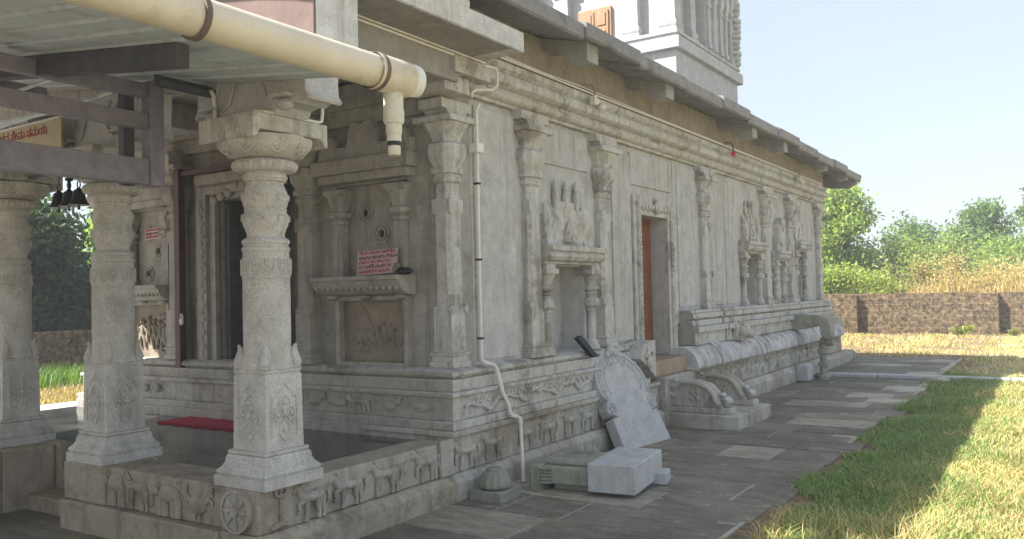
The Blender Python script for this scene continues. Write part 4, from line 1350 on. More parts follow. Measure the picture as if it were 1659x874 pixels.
# ================================================================ SIDE STEPS
S = empty('side_steps', (0.45, 4.85, 0))
tag(S, 'low stone side steps with two scroll-ended balustrades below the orange door', 'steps')
b = MB()
b.box(-0.05, 0.93, 4.2, 5.5, -0.05, 0.165)
b.build('step_platform', 'plinth', S, bev=0.012)
b = MB()
b.box(0.0, 0.36, 4.60, 5.18, 0.166, 0.33)
b.build('upper_step', 'plinth', S, bev=0.012)
for yc in (4.42, 5.30):
    y0, y1 = yc - 0.10, yc + 0.10
    b = MB()
    b.box(-0.03, 0.80, y0 - 0.02, y1 + 0.02, 0.166, 0.235)
    b.prism([(0.0, 0.236), (0.70, 0.236), (0.70, 0.29), (0.63, 0.36), (0.60, 0.43), (0.52, 0.50), (0.40, 0.54), (0.0, 0.56)], 'y', y0, y1)
    bal = b.build('balustrade', 'plinth', S, bev=0.01)
    b = MB()
    b.tube([(0.14, y0 - 0.005, 0.535), (0.40, y0 - 0.005, 0.52), (0.52, y0 - 0.005, 0.475), (0.585, y0 - 0.005, 0.40), (0.61, y0 - 0.005, 0.33), (0.66, y0 - 0.005, 0.275)], [0.03, 0.032, 0.034, 0.034, 0.034, 0.03], 8)
    b.tube([(0.14, y0, 0.545), (0.40, y0 + 0.1, 0.53), (0.54, y0 + 0.1, 0.475), (0.61, y0 + 0.1, 0.40), (0.64, y0 + 0.1, 0.32)], [0.02, 0.03, 0.045, 0.05, 0.04], 8)
    b.ball((0.09, y0 - 0.01, 0.50), (0.10, 0.05, 0.075), 10, 6)
    b.ball((0.04, y0 - 0.02, 0.55), (0.05, 0.05, 0.04), 8, 5)
    b.ball((0.13, y0 - 0.03, 0.55), (0.04, 0.04, 0.035), 8, 5)
    b.tube([(0.02, y0 - 0.01, 0.44), (0.06, y0 - 0.015, 0.38), (0.12, y0 - 0.015, 0.35)], [0.03, 0.025, 0.015], 7)
    for a in range(4):
        an = math.pi / 4 + a * math.pi / 2
        b.ball((0.36 + 0.055 * math.cos(an), y0 - 0.002, 0.375 + 0.055 * math.sin(an)), (0.042, 0.014, 0.042), 8, 5)
    b.ball((0.36, y0 - 0.004, 0.375), (0.022, 0.02, 0.022), 8, 5)
    b.build('trunk_scroll', 'plinth', bal)
    b = MB()
    b.ball((0.74, yc - 0.02, 0.315), (0.062, 0.085, 0.058), 14, 8)
    b.ball((0.69, yc - 0.02, 0.385), (0.04, 0.06, 0.03), 10, 6)
    b.tube([(0.70, yc - 0.09, 0.34), (0.74, yc - 0.105, 0.355), (0.775, yc - 0.10, 0.32), (0.745, yc - 0.105, 0.285)], 0.014, 7)
    b.build('ball_finial', 'fresh', bal)

# ================================================================ LOOSE STONES ON THE PATH
# leaning stele, built in its own plane then leaned
def lean(pts, y_c, foot_x, ang, yaw=0.0):
    out = []
    ca_, sa_ = math.cos(ang), math.sin(ang)
    cy_, sy_ = math.cos(yaw), math.sin(yaw)
    for u, v, d in pts:       # u along Y, v up the slab, d out of the face (+X)
        u = u * 1.26
        x = d * ca_ - v * sa_
        z = d * sa_ + v * ca_
        out.append((foot_x + x * cy_ - u * sy_, y_c + x * sy_ + u * cy_, z))
    return out
SL = empty('leaning_stele', (0.1, 3.05, 0))
tag(SL, 'grey carved stone slab with horseshoe arch and scrolls, leaning against the temple base', 'stone slab')
ANG, FX, YC, YAW = R(26), 0.37, 2.95, R(-8)
TH = 0.12
out_ = []
base = [(-0.36, 0.0), (0.36, 0.0), (0.35, 0.36)]
for p in [(0.27, 0.37), (0.36, 0.40), (0.385, 0.46), (0.36, 0.53), (0.31, 0.55)]:
    base.append(p)
for i in range(15):
    a = -0.25 + (math.pi + 0.5) * i / 14
    base.append((0.375 * math.cos(a), 0.72 + 0.385 * math.sin(a) + (0.045 if 6 <= i <= 8 else 0)))
for p in [(-0.31, 0.55), (-0.36, 0.53), (-0.385, 0.46), (-0.36, 0.40), (-0.27, 0.37), (-0.35, 0.36)]:
    base.append(p)
b = MB()
b.loft([lean([(u, v, -TH) for u, v in base], YC, FX, ANG, YAW), lean([(u, v, 0.0) for u, v in base], YC, FX, ANG, YAW)])
slab = b.build('stele_slab', 'fresh', SL, bev=0.008)
b = MB()
for rad, wob, tk in ((0.335, 0.006, 0.011), (0.25, 0.0, 0.008)):
    pts = []
    for i in range(31):
        a = -0.45 + (math.pi + 0.9) * i / 30
        pts.append((rad * math.cos(a) * (1 + wob * math.cos(16 * a)), 0.72 + rad * math.sin(a) * (1 + wob * math.cos(16 * a)), 0.002))
    b.tube(lean(pts, YC, FX, ANG, YAW), tk, 7)
for i in range(19):
    a = -0.2 + (math.pi + 0.4) * i / 18
    c = lean([(0.29 * math.cos(a), 0.72 + 0.29 * math.sin(a), 0.0)], YC, FX, ANG, YAW)[0]
    b.ball(c, (0.008, 0.028, 0.028), 7, 4)
for s in (-1, 1):
    pts = [(s * (0.31 + 0.055 * math.cos(t)), 0.465 + 0.065 * math.sin(t), 0.004) for t in [k * 0.55 for k in range(11)]]
    b.tube(lean(pts, YC, FX, ANG, YAW), 0.014, 7)
    pts = [(s * (0.31 + 0.025 * math.cos(t)), 0.465 + 0.03 * math.sin(t), 0.006) for t in [k * 0.7 for k in range(10)]]
    b.tube(lean(pts, YC, FX, ANG, YAW), 0.010, 7)
c = lean([(0.0, 1.10, 0.01)], YC, FX, ANG, YAW)[0]
b.ball(c, (0.05, 0.09, 0.06), 10, 6)
for s in (-1, 1):
    b.ball(lean([(s * 0.07, 1.06, 0.012)], YC, FX, ANG, YAW)[0], (0.03, 0.05, 0.04), 8, 5)
b.tube(lean([(0.05, 0.99, 0.004), (0.09, 0.95, 0.004), (0.085, 0.90, 0.004)], YC, FX, ANG, YAW), [0.012, 0.014, 0.008], 6)
b.tube(lean([(-0.13, 0.93, 0.004), (-0.09, 0.97, 0.004), (-0.06, 0.94, 0.004)], YC, FX, ANG, YAW), [0.012, 0.014, 0.008], 6)
b.build('stele_arch', 'fresh', slab)
# dark stone stick behind it
b = MB()
b.loft([[(-0.09, 2.50, 0.96), (-0.03, 2.50, 0.96), (-0.03, 2.60, 0.97), (-0.09, 2.60, 0.97)], [(-0.21, 2.38, 1.17), (-0.15, 2.38, 1.17), (-0.15, 2.47, 1.19), (-0.21, 2.47, 1.19)]])
tag(b.build('black_plank', 'black', bev=0.004), 'short black plank poking up behind the leaning carved slab', 'plank')

# pedestal block lying on its side
K = empty('fallen_pedestal', (0.8, 1.15, 0))
tag(K, 'fallen grey granite pedestal lying on the paving in front of the leaning slab', 'stone block')
def rotbox(b, cx, cy, yaw, x0, x1, y0, y1, z0, z1):
    vs_ = []
    for z in (z0, z1):
        for x, y in ((x0, y0), (x1, y0), (x1, y1), (x0, y1)):
            vs_.append((cx + x * math.cos(yaw) - y * math.sin(yaw), cy + x * math.sin(yaw) + y * math.cos(yaw), z))
    b.add(vs_, [(0, 3, 2, 1), (4, 5, 6, 7), (0, 1, 5, 4), (1, 2, 6, 5), (2, 3, 7, 6), (3, 0, 4, 7)])
YW = R(8)
b = MB()
rotbox(b, 1.0, 1.05, YW, -0.19, 0.21, -0.40, 0.40, 0.035, 0.265)
b.build('pedestal_block', 'fresh', K, bev=0.009)
b = MB()
rotbox(b, 1.0, 1.05, YW, -0.62, -0.192, -0.33, 0.36, 0.06, 0.20)
rotbox(b, 1.0, 1.05, YW, -0.62, -0.192, -0.24, 0.28, 0.202, 0.235)
rotbox(b, 1.0, 1.05, YW, -0.70, -0.622, -0.40, 0.40, 0.0, 0.215)
rotbox(b, 1.0, 1.05, YW, -0.55, 0.10, -0.25, 0.3, 0.0, 0.058)
b.build('pedestal_shaft', 'mossy', K, bev=0.01)
b = MB()
for i in range(5):
    c = Vector((-0.60, -0.335, 0.075 + i * 0.028))
    b.tube([(1.0 + (-0.62 + 0.0) * math.cos(YW) - (-0.36) * math.sin(YW), 1.05 + (-0.62) * math.sin(YW) + (-0.36) * math.cos(YW), c.z),
            (1.0 + (-0.53) * math.cos(YW) - (-0.345) * math.sin(YW), 1.05 + (-0.53) * math.sin(YW) + (-0.345) * math.cos(YW), c.z)], [0.016, 0.012], 7)
b.build('carved_fluting', 'mossy', K)
b = MB()
rotbox(b, 1.16, 1.33, R(15), -0.10, 0.10, -0.08, 0.16, 0.0, 0.10)
tag(b.build('stone_chip', 'fresh', bev=0.01), 'small grey stone chunk wedged under the near corner of the fallen pedestal', 'stone')

# lotus finial on a square base
L = empty('lotus_finial', (0.24, 0.2, 0))
tag(L, 'small mossy stone lotus bud on a square base beside the corner of the plinth', 'stone finial')
b = MB()
rotbox(b, 0.24, 0.22, R(2), -0.15, 0.15, -0.15, 0.15, 0.0, 0.085)
b.build('finial_base', 'mossy', L, bev=0.008)
b = MB()
b.lathe(0.24, 0.22, [(0.086, 0.10), (0.10, 0.128, .01), (0.125, 0.130, .016), (0.15, 0.122, .014), (0.19, 0.106, .012), (0.215, 0.092, .008), (0.23, 0.075), (0.232, 0.068), (0.245, 0.066), (0.25, 0.055)], 64, flute=12)
b.build('lotus_bud', 'mossy', L, ang=60)

# spare stone block below the spout, edging stone at far end, stone strip over the path
b = MB()
b.prism([(0.13, 0.0), (0.33, 0.0), (0.33, 0.26), (0.28, 0.30), (0.16, 0.30), (0.13, 0.26)], 'y', 10.12 - 0.35, 10.12)
tag(b.build('stone_stub', 'fresh', bev=0.015), 'squat grey stone block standing below the carved water spout', 'stone block')
b = MB()
b.prism([(14.3, 0.0), (15.0, 0.0), (14.95, 0.16), (14.8, 0.22), (14.5, 0.2), (14.32, 0.1)], 'x', -0.3, 0.1)
tag(b.build('round_boulder', 'plinth', bev=0.03), 'rounded rough stone at the far corner of the temple plinth', 'stone')
b = MB()
x = 0.30
i = 0
while x < 5.2:
    ln = [1.0, 0.95, 1.1, 0.9, 1.05][i % 5]
    b.prism([(10.72 + 0.02 * (i % 2), 0.0), (10.93 + 0.02 * (i % 2), 0.0), (10.93 + 0.02 * (i % 2), 0.055), (10.90, 0.07), (10.76, 0.07), (10.72 + 0.02 * (i % 2), 0.055)], 'x', x, x + ln - 0.015)
    x += ln
    i += 1
tag(b.build('stone_drain_strip', 'fresh', bev=0.006), 'long narrow strip of pale stone laid across the path and into the grass', 'drain strip')
b = MB()
b.ball((0.42, 10.5, 0.03), (0.16, 0.14, 0.08), 10, 6)
tag(b.build('small_rock', 'mossy', jit=0.012), 'small rough rock on the paving beside the foot of the spout post', 'rock')
b = MB()
b.ball((2.32, 10.4, 0.02), (0.17, 0.13, 0.09), 10, 6)
tag(b.build('small_rock', 'plinth', jit=0.012), 'small rough rock where the stone strip meets the grass', 'rock')

# ================================================================ METAL CANOPY
CN = empty('metal_canopy', (-1.5, -4.5, 0))
tag(CN, 'corrugated metal canopy on a purple steel frame in front of the porch', 'canopy')
def sheet_z(x):
    return 2.905 + 0.126 * (0.93 - x)
b = MB()
y = -9.4
ribs = []
while y < -1.9:
    ribs += [(y, 0.0), (y + 0.13, 0.0), (y + 0.145, 0.028), (y + 0.175, 0.028), (y + 0.19, 0.0)]
    y += 0.20
ribs = [(min(a, -1.878), z) for a, z in ribs]
x0, x1 = 0.93, -6.0
va = [(x, yy, sheet_z(x) + zz + dz) for dz in (0.0, 0.004) for x in (x0, x1) for yy, zz in ribs]
n = len(ribs)
fs = []
for k in range(n - 1):
    fs.append((k, k + 1, n + k + 1, n + k))
    fs.append((2 * n + k, 3 * n + k, 3 * n + k + 1, 2 * n + k + 1))
b.add(va, fs)
b.build('corrugated_sheet', 'sheet', CN, ang=20)
def beam(name, x0, x1, y0, y1, z0, z1, mat='purple'):
    return MB().box(x0, x1, y0, y1, z0, z1).build(name, mat, CN, bev=0.004)
beam('truss_beam', -0.96, -0.88, -6.5, -2.09, 2.43, 2.60)
beam('truss_beam', -0.95, -0.89, -6.5, -2.09, 2.80, 2.905)
beam('truss_beam', -0.95, -0.89, -6.5, -2.10, 3.01, 3.105)
beam('truss_post', -0.97, -0.87, -2.088, -1.985, 2.425, 3.125)
beam('truss_post', -1.06, -1.0, -2.2, -2.12, 2.43, 3.1, 'darksteel')
b = MB()
xs_ = (0.45, -5.8)
b.loft([[(xs_[k], -2.82, sheet_z(xs_[k]) - 0.125), (xs_[k], -2.74, sheet_z(xs_[k]) - 0.125), (xs_[k], -2.74, sheet_z(xs_[k]) - 0.003), (xs_[k], -2.82, sheet_z(xs_[k]) - 0.003)] for k in (0, 1)])
b.build('purlin', 'darksteel', CN, bev=0.004)
beam('edge_angle', -0.54, -0.49, -2.27, -1.68, 3.00, 3.035, 'darksteel')
beam('edge_angle', -0.56, -0.545, -2.27, -1.68, 3.00, 3.075, 'darksteel')
beam('truss_beam', -1.62, -1.56, -6.5, -2.4, 3.02, 3.12)
for (xa, xb_, ya) in ((-0.95, -3.4, -2.55), (-0.95, -3.4, -3.1)):
    b = MB()
    b.tube([(xa, ya, 2.88), (xb_, ya, 2.93)], 0.016, 6)
    b.build('cross_rod', 'sheet', CN)
for ya in (-2.30, -2.7):
    b = MB()
    b.tube([(-0.95, ya, 3.02), (-2.8, ya + 0.05, 2.99)], 0.013, 6)
    b.build('cross_rod', 'sheet', CN)
for (x, yy) in ((-0.92, -6.45), (-5.6, -6.45)):
    beam('canopy_post', x - 0.05, x + 0.05, yy - 0.05, yy + 0.05, -0.1, 3.6 if x < -3 else 3.105)
b = MB()
b.tube([(-5.6, -6.4, 3.5), (-0.92, -6.4, 3.07)], 0.04, 6)
b.build('purlin', 'purple', CN)

b = MB()
b.tube([(0.25, -0.12, 3.925), (0.25, -1.3, 3.93)], 0.09, 18)
tag(b.build('roof_pipe', 'pvc'), 'stub of pale pipe lying on the porch roof slab under the eave', 'pipe')

# gutter
GT = empty('gutter_pipe', (0.95, -3.0, 2.92))
tag(GT, 'fat cream PVC gutter pipe along the canopy edge with a stained downspout stub', 'gutter')
GX, GZ, GR = 0.92, 2.935, 0.094
b = MB()
n = 32
def cyl_y(b, r0, r1, y0, y1, x=GX, z=GZ, cap=True):
    b.loft([[(x + r0 * math.cos(2 * math.pi * i / n), y0, z + r0 * math.sin(2 * math.pi * i / n)) for i in range(n)],
            [(x + r1 * math.cos(2 * math.pi * i / n), y1, z + r1 * math.sin(2 * math.pi * i / n)) for i in range(n)]], cap)
cyl_y(b, GR, GR, -8.5, -1.88)
b.build('pipe', 'gutter', GT)
b = MB()
cyl_y(b, GR + 0.012, GR + 0.012, -1.90, -1.60, cap=False)
cyl_y(b, GR + 0.002, GR + 0.002, -1.60, -1.90, cap=False)
# cut end lip
b.build('end_socket', 'gutter', GT)
b = MB()
rings = []
for t in (0.0, 1.0):
    rings.append([(GX + (GR + 0.010) * math.cos(2 * math.pi * i / n), -1.60 + t * (0.07 if math.cos(2 * math.pi * i / n) > 0.3 else 0.005), GZ + (GR + 0.010) * math.sin(2 * math.pi * i / n)) for i in range(n)])
b.loft(rings, cap=False)
b.build('cut_lip', 'pvc', GT)
b = MB()
cyl_y(b, GR - 0.01, GR - 0.01, -1.70, -1.685)
b.build('end_plug', 'pvc', GT)
for yc in (-1.86, -3.05, -4.4):
    b = MB()
    cyl_y(b, GR + 0.016, GR + 0.016, yc - 0.014, yc + 0.014)
    b.build('pipe_clamp', 'gutterclamp', GT)
b = MB()
b.lathe(GX - 0.01, -1.70, [(2.845, 0.058), (2.74, 0.058), (2.739, 0.062), (2.675, 0.062), (2.66, 0.056), (2.655, 0.048), (2.60, 0.047), (2.598, 0.043), (2.555, 0.043)][::-1], 20)
b.build('downspout', 'pvcmoss', GT)
b = MB()
b.lathe(GX - 0.01, -1.70, [(2.475, 0.036), (2.50, 0.039), (2.535, 0.037), (2.556, 0.037)], 12)
b.build('torn_sleeve', 'pvcmoss', GT)
b = MB()
b.lathe(GX - 0.01, -1.70, [(2.53, 0.0405), (2.55, 0.0415), (2.556, 0.041)], 14)
b.build('black_strap', 'black', GT)

# downpipe with junction box
DP = empty('wall_conduit', (-0.2, 0.6, 0))
tag(DP, 'thin white plastic pipe running down the wall corner and bending over the carved base', 'pipe')
b = MB()
pth = [(-0.10, 0.60, 3.34), (-0.135, 0.60, 3.28), (-0.14, 0.60, 2.0), (-0.14, 0.60, 1.09), (-0.135, 0.615, 1.06), (-0.105, 0.66, 1.045), (-0.07, 0.70, 1.03), (-0.055, 0.71, 0.99), (-0.03, 0.75, 0.80), (0.0, 0.80, 0.68), (0.02, 0.80, 0.60), (0.02, 0.82, 0.575), (0.035, 0.88, 0.56), (0.05, 0.905, 0.545), (0.055, 0.905, 0.50), (0.11, 0.84, 0.2), (0.14, 0.80, 0.01)]
b.tube(pth, 0.0165, 10)
b.build('pipe', 'pvc', DP)
for i in (4, 7, 10, 13):
    p, q = Vector(pth[i]), Vector(pth[i + 1])
    MB().tube([p, q], 0.022, 10).build('pipe_joint', 'pvc', DP)
for z in (2.62, 1.95, 1.26):
    b = MB()
    b.box(-0.165, -0.119, 0.577, 0.623, z, z + 0.018)
    b.build('pipe_clamp', 'black', DP)
b = MB()
b.box(-0.19, -0.10, 0.555, 0.655, 2.90, 2.985)
b.build('junction_box', 'pvc', DP, bev=0.006)

# conduit along soffit and cornice
CD = empty('cornice_conduit', (-0.1, 0.5, 3.7))
tag(CD, 'cream conduit running under the porch slab and along the top of the cornice', 'conduit')
b = MB()
b.tube([(0.0, -1.48, 3.640), (0.0, 0.5, 3.640), (0.05, 0.66, 3.63)], 0.013, 8)
b.tube([(0.045, -1.48, 3.645), (0.045, 0.5, 3.645)], 0.008, 6)
b.tube([(0.05, 0.64, 3.63), (0.055, 0.66, 3.60), (0.055, 0.66, 3.48), (0.03, 0.62, 3.44), (-0.06, 0.50, 3.43), (-0.08, 0.46, 3.40), (-0.08, 0.46, 3.36)], 0.013, 8)
b.tube([(-0.05, 0.7, 3.80), (-0.05, 2.6, 3.795), (-0.05, 6.0, 3.80), (-0.05, 12.9, 3.79)], 0.011, 6)
b.tube([(-0.055, 0.7, 3.83), (-0.055, 1.6, 3.815), (-0.055, 2.4, 3.83), (-0.055, 4.5, 3.815), (-0.055, 12.9, 3.82)], 0.007, 6)
b.build('pipe', 'pvc', CD)
lamps = [(2.55, 'pvc', 'white', 'small white lamp head on a wire loop on the cornice left of the side door'), (7.05, 'redbulb', 'red', 'tiny red bulb hanging on the cornice between the side door and the far niches'), (10.9, 'pvc', 'white', 'small white lamp head on the cornice above the far niches')]
for yy, mt, cl, lb in lamps:
    t = empty('cornice_lamp', (-0.05, yy, 3.7))
    tag(t, lb, 'lamp', 'lamps on the cornice')
    b = MB()
    b.tube([(-0.10, yy - 0.12, 3.80), (-0.04, yy - 0.08, 3.86), (0.0, yy, 3.86), (0.01, yy + 0.04, 3.80), (0.0, yy + 0.05, 3.74)], 0.010, 6)
    b.build('wire_loop', 'black' if cl == 'red' else 'brass', t)
    b = MB()
    b.ball((0.01, yy + 0.06, 3.70), (0.04, 0.05, 0.045), 10, 6)
    if cl == 'white':
        b.box(-0.03, 0.03, yy + 0.0, yy + 0.05, 3.66, 3.75)
    b.build('lamp_head', mt, t)
    if cl == 'white':
        MB().ball((0.0, yy + 0.22, 3.665), (0.045, 0.055, 0.035), 10, 6).build('lamp_bulb', mt, t)

# curved pipe and tube on the first pillar's bracket
PP = empty('bracket_conduit', (0.0, -1.7, 2.9))
tag(PP, 'bent cream conduit lying on the bracket of the corner pillar', 'conduit')
b = MB()
b.tube([(0.0, -1.97, 2.815), (0.05, -1.93, 2.815), (0.06, -1.48, 2.815), (0.065, -1.455, 2.825), (0.07, -1.45, 2.87), (0.07, -1.45, 3.19)], 0.0115, 8)
b.build('pipe', 'pvc', PP)
b = MB()
b.tube([(-0.46, -1.89, 2.805), (-0.46, -1.90, 2.99), (-0.48, -1.90, 3.02), (-0.52, -1.90, 3.03)], 0.014, 8)
b.build('pipe', 'pvc', PP)

# ================================================================ SIGNS, BELLS, GATE, MAT
BN = empty('name_banner', (-3.0, -1.96, 3.0))
tag(BN, 'cream banner with red Kannada heading hung behind the purple truss', 'banner')
b = MB()
b.box(-4.3, -2.17, -1.975, -1.96, 2.80, 3.065)
b.build('banner_sheet', 'signcream', BN)
MB().box(-4.3, -2.17, -1.985, -1.955, 3.066, 3.082).build('banner_rail', 'pvc', BN)
text_mesh('lettering', "ಶ್ರೀ ದೇವಳದ ಸೇವಾ ಸಮಯ", 0.095, 'signred', BN, (-3.52, -1.977, 2.975), (R(90), 0, 0))
text_mesh('lettering', "ಪೂಜೆ ೬ ೩೦      ಸಂಜೆ", 0.07, 'signdark', BN, (-2.95, -1.977, 2.815), (R(90), 0, 0))

def sign(name, label, x0, x1, z0, z1, y, tilt, lines, size, back=-8):
    t = empty(name, (x0, y, z0))
    tag(t, label, 'sign', 'pink notice cards')
    w, h = x1 - x0, z1 - z0
    b = MB()
    b.box(x0, x1, y - 0.004, y, z0, z1)
    card = b.build('sign_card', 'signpink', t)
    for i, ln in enumerate(lines):
        text_mesh('lettering', ln, size, 'signdark' if i % 2 else 'signred', t, (x0 + w * 0.04, y - 0.006, z1 - h * (i + 0.85) / (len(lines) + 0.25)), (R(90), 0, 0), thick=0.001)
    t.rotation_euler = (R(back), R(tilt), 0)
    return t
sign('notice_sign', 'pink notice card with Kannada lines standing on the ledge of the right front niche', -1.24, -0.76, 1.848, 2.07, 0.22, -2.0,
     ["ದೇವರ ದರುಶನ ಅಭಿಷೇಕ", "ಮಾಡುವ ಭಕುತರು ದಿನವೂ", "ಬೆಳಗೆ ೯ ೩೦ ರಿಂದ ೧೧", "೧೨ ರವರೆಗೆ ಮಾತರ ೧೦", "ಅವಕಾಶವಿದೆ ಸಮಯ"], 0.043)
sign('notice_sign', 'small pink notice card fixed on the pierced panel left of the door', -4.74, -4.36, 2.37, 2.50, 0.40, -2.0,
     ["೧ ದೇವಾಲಯ ಒಳಗಡೆ", "ಮೊಬೈಲ ಉಪಯೋಗ ೬ ೩೦", "ನಿಷೇಧಿಸಲಾಗಿದೆ"], 0.036, 0)
# little tin pot and rag on the ledge
b = MB()
b.lathe(-0.72, 0.18, [(1.843, 0.035), (1.86, 0.045), (1.91, 0.042), (1.925, 0.03), (1.94, 0.033), (1.945, 0.028)], 14)
tag(b.build('tin_pot', 'brass', bev=0), 'small dull tin pot standing at the right end of the niche ledge', 'pot')
b = MB()
b.ball((-0.66, 0.18, 1.872), (0.10, 0.06, 0.03), 10, 6)
b.ball((-0.60, 0.16, 1.87), (0.06, 0.05, 0.022), 8, 5)
tag(b.build('black_rag', 'black', jit=0.008), 'crumpled black rag on the niche ledge right of the tin pot', 'rag')

bells = [(-2.62, 'left'), (-2.47, 'middle'), (-2.33, 'right')]
for x, nm in bells:
    t = empty('temple_bell', (x, -1.75, 2.43))
    tag(t, {'left': 'dark bronze bell hanging nearest the left pillar, on a ring', 'middle': 'dark bronze bell hanging between two others, topped with a spiked crown', 'right': 'dark bronze bell hanging farthest to the right, nearest the second pillar'}[nm], 'bell', 'bells hanging at the porch entrance')
    b = MB()
    b.lathe(x, -1.75, [(2.43, 0.078), (2.437, 0.078), (2.45, 0.066), (2.48, 0.052), (2.52, 0.046), (2.545, 0.04), (2.558, 0.02), (2.57, 0.012)], 18)
    b.build('bell_body', 'bell', t)
    b = MB()
    b.tube([(x, -1.75, 2.45), (x, -1.75, 2.41)], 0.006, 6)
    b.ball((x, -1.75, 2.405), 0.012, 8, 5)
    b.build('clapper', 'bell', t)
    b = MB()
    if nm == 'middle':
        b.lathe(x, -1.75, [(2.57, 0.012), (2.60, 0.018), (2.63, 0.012), (2.64, 0.03), (2.655, 0.032), (2.665, 0.01), (2.70, 0.006), (3.21, 0.006)], 10)
    else:
        b.tube([(x + 0.022 * math.cos(k * math.pi / 8), -1.75, 2.595 + 0.028 * math.sin(k * math.pi / 8)) for k in range(17)], 0.005, 6)
        b.tube([(x, -1.75, 2.62), (x, -1.75, 3.21)], 0.004, 6)
    b.build('hanger', 'bell', t)
b = MB()
b.box(-3.05, -2.12, -1.775, -1.745, 2.70, 2.725)
tag(b.build('bell_bar', 'darksteel'), 'thin dark iron bar between the two left pillars above the bells', 'bar')

GF = empty('door_gate', (-2.95, 0.28, 0.46))
tag(GF, 'brown steel gate frame folded at the temple main door', 'gate')
b = MB()
b.box(-3.86, -3.77, 0.16, 0.24, 0.46, 3.12)
b.build('gate_post', 'brownsteel', GF, bev=0.005)
b = MB()
b.box(-2.20, -2.12, 0.16, 0.24, 0.46, 3.0)
for i in range(4):
    b.box(-2.38 + i * 0.045, -2.36 + i * 0.045, 0.19, 0.22, 0.5, 2.95)
b.build('gate_leaf', 'darksteel', GF, bev=0.003)
b = MB()
b.box(-3.86, -2.12, 0.18, 0.23, 3.0, 3.05)
b.build('gate_rail', 'brownsteel', GF, bev=0.003)
b = MB()
b.ball((-3.70, 0.13, 1.44), (0.025, 0.02, 0.04), 10, 6)
b.tube([(-3.72, 0.14, 1.47), (-3.715, 0.13, 1.52), (-3.69, 0.13, 1.52), (-3.685, 0.14, 1.47)], 0.006, 6)
b.build('padlock', 'pvc', GF)
b = MB()
nx_, ny_ = 16, 10
for j in range(ny_ + 1):
    for i in range(nx_ + 1):
        x = -3.42 + 1.15 * i / nx_
        yy = -0.36 + 0.50 * j / ny_
        b.v.append((x, yy, FZ + 0.016 + 0.003 * math.sin(i * 1.7 + j) * (1 if 0 < i < nx_ else 0)))
for j in range(ny_):
    for i in range(nx_):
        a = j * (nx_ + 1) + i
        b.f.append((a, a + 1, a + nx_ + 2, a + nx_ + 1))
b.box(-3.42, -2.27, -0.36, 0.14, FZ + 0.0015, FZ + 0.011)
tag(b.build('red_mat', 'mat'), 'thin red mat on the polished porch floor before the main door', 'mat')

# ================================================================ COMPOUND WALLS
CW = empty('compound_wall', (0, 25.8, 0))
tag(CW, 'brown laterite boundary wall with buttresses beyond the temple, under dry bushes', 'wall')
b = MB()
x = -18.0
rr = random.Random(3)
pts_t = []
segs = 60
for i in range(segs + 1):
    pts_t.append((-18 + 32 * i / segs, 1.36 + rr.uniform(-0.025, 0.025)))
b.prism([(-18, -0.1)] + [(14, -0.1)] + list(reversed(pts_t)), 'y', 25.75, 26.05)
b.build('wall_panel', 'laterite', CW, bev=0.02)
for xx in (-10.5, -6.3, -2.1, 2.15, 6.4, 10.6):
    b = MB()
    b.box(xx - 0.22, xx + 0.20, 25.45, 25.749, -0.1, 1.33)
    b.build('wall_buttress', 'laterite', CW, bev=0.02)
LW = empty('side_wall', (-15.6, 8, 0))
tag(LW, 'dark mossy boundary wall seen between the left pillars under a dense tree', 'wall')
b = MB()
b.box(-15.75, -15.45, -14, 25.0, -0.1, 1.03)
b.build('wall_panel', 'laterite', LW, bev=0.02)

# raised bank beyond the wall
b = MB()
gx = [(-30 + 2 * i) for i in range(36)]
gy = [26.06, 26.6, 27.5, 29, 31, 34, 38, 44, 55]
rr = random.Random(11)
for j, yy in enumerate(gy):
    for x in gx:
        b.v.append((x, yy, [0.5, 0.9, 1.1, 1.3, 1.4, 1.45, 1.5, 1.6, 1.6][j] + rr.uniform(-0.12, 0.12)))
for j in range(len(gy) - 1):
    for i in range(len(gx) - 1):
        a = j * len(gx) + i
        b.f.append((a, a + 1, a + len(gx) + 1, a + len(gx)))
struct(b.build('bank', 'ground', ang=80))

# thin air haze
m = bpy.data.materials.new('air_haze')
m.use_nodes = True
nt = m.node_tree
nt.nodes.remove(nt.nodes["Principled BSDF"])
pvol = nt.nodes.new("ShaderNodeVolumePrincipled")
pvol.inputs["Color"].default_value = (0.9, 0.93, 1.0, 1)
pvol.inputs["Density"].default_value = 0.0025
nt.links.new(pvol.outputs[0], nt.nodes["Material Output"].inputs["Volume"])
M['haze'] = m
hz = MB().box(-220, 220, -220, 220, -1.2, 9.0).build('haze', 'haze')
hz['kind'] = 'stuff'

# ================================================================ FOLIAGE
def soup_object(name, verts, faces, cols, mat, parent=None):
    """verts (n,3), faces (m,k) and one colour per vertex"""
    me = bpy.data.meshes.new(name)
    n, (mf, k) = len(verts), faces.shape
    me.vertices.add(n)
    me.vertices.foreach_set("co", verts.astype(np.float32).ravel())
    me.loops.add(mf * k)
    me.loops.foreach_set("vertex_index", faces.astype(np.int32).ravel())
    me.polygons.add(mf)
    me.polygons.foreach_set("loop_start", (np.arange(mf) * k).astype(np.int32))
    me.update(calc_edges=True)
    ca = me.color_attributes.new("tone", 'FLOAT_COLOR', 'POINT')
    c4 = np.ones((n, 4), np.float32)
    c4[:, :3] = cols
    ca.data.foreach_set("color", c4.ravel())
    me.materials.append(M[mat])
    o = bpy.data.objects.new(name, me)
    C.objects.link(o)
    if parent:
        o.parent = parent
        o.location = -parent.location
    return o

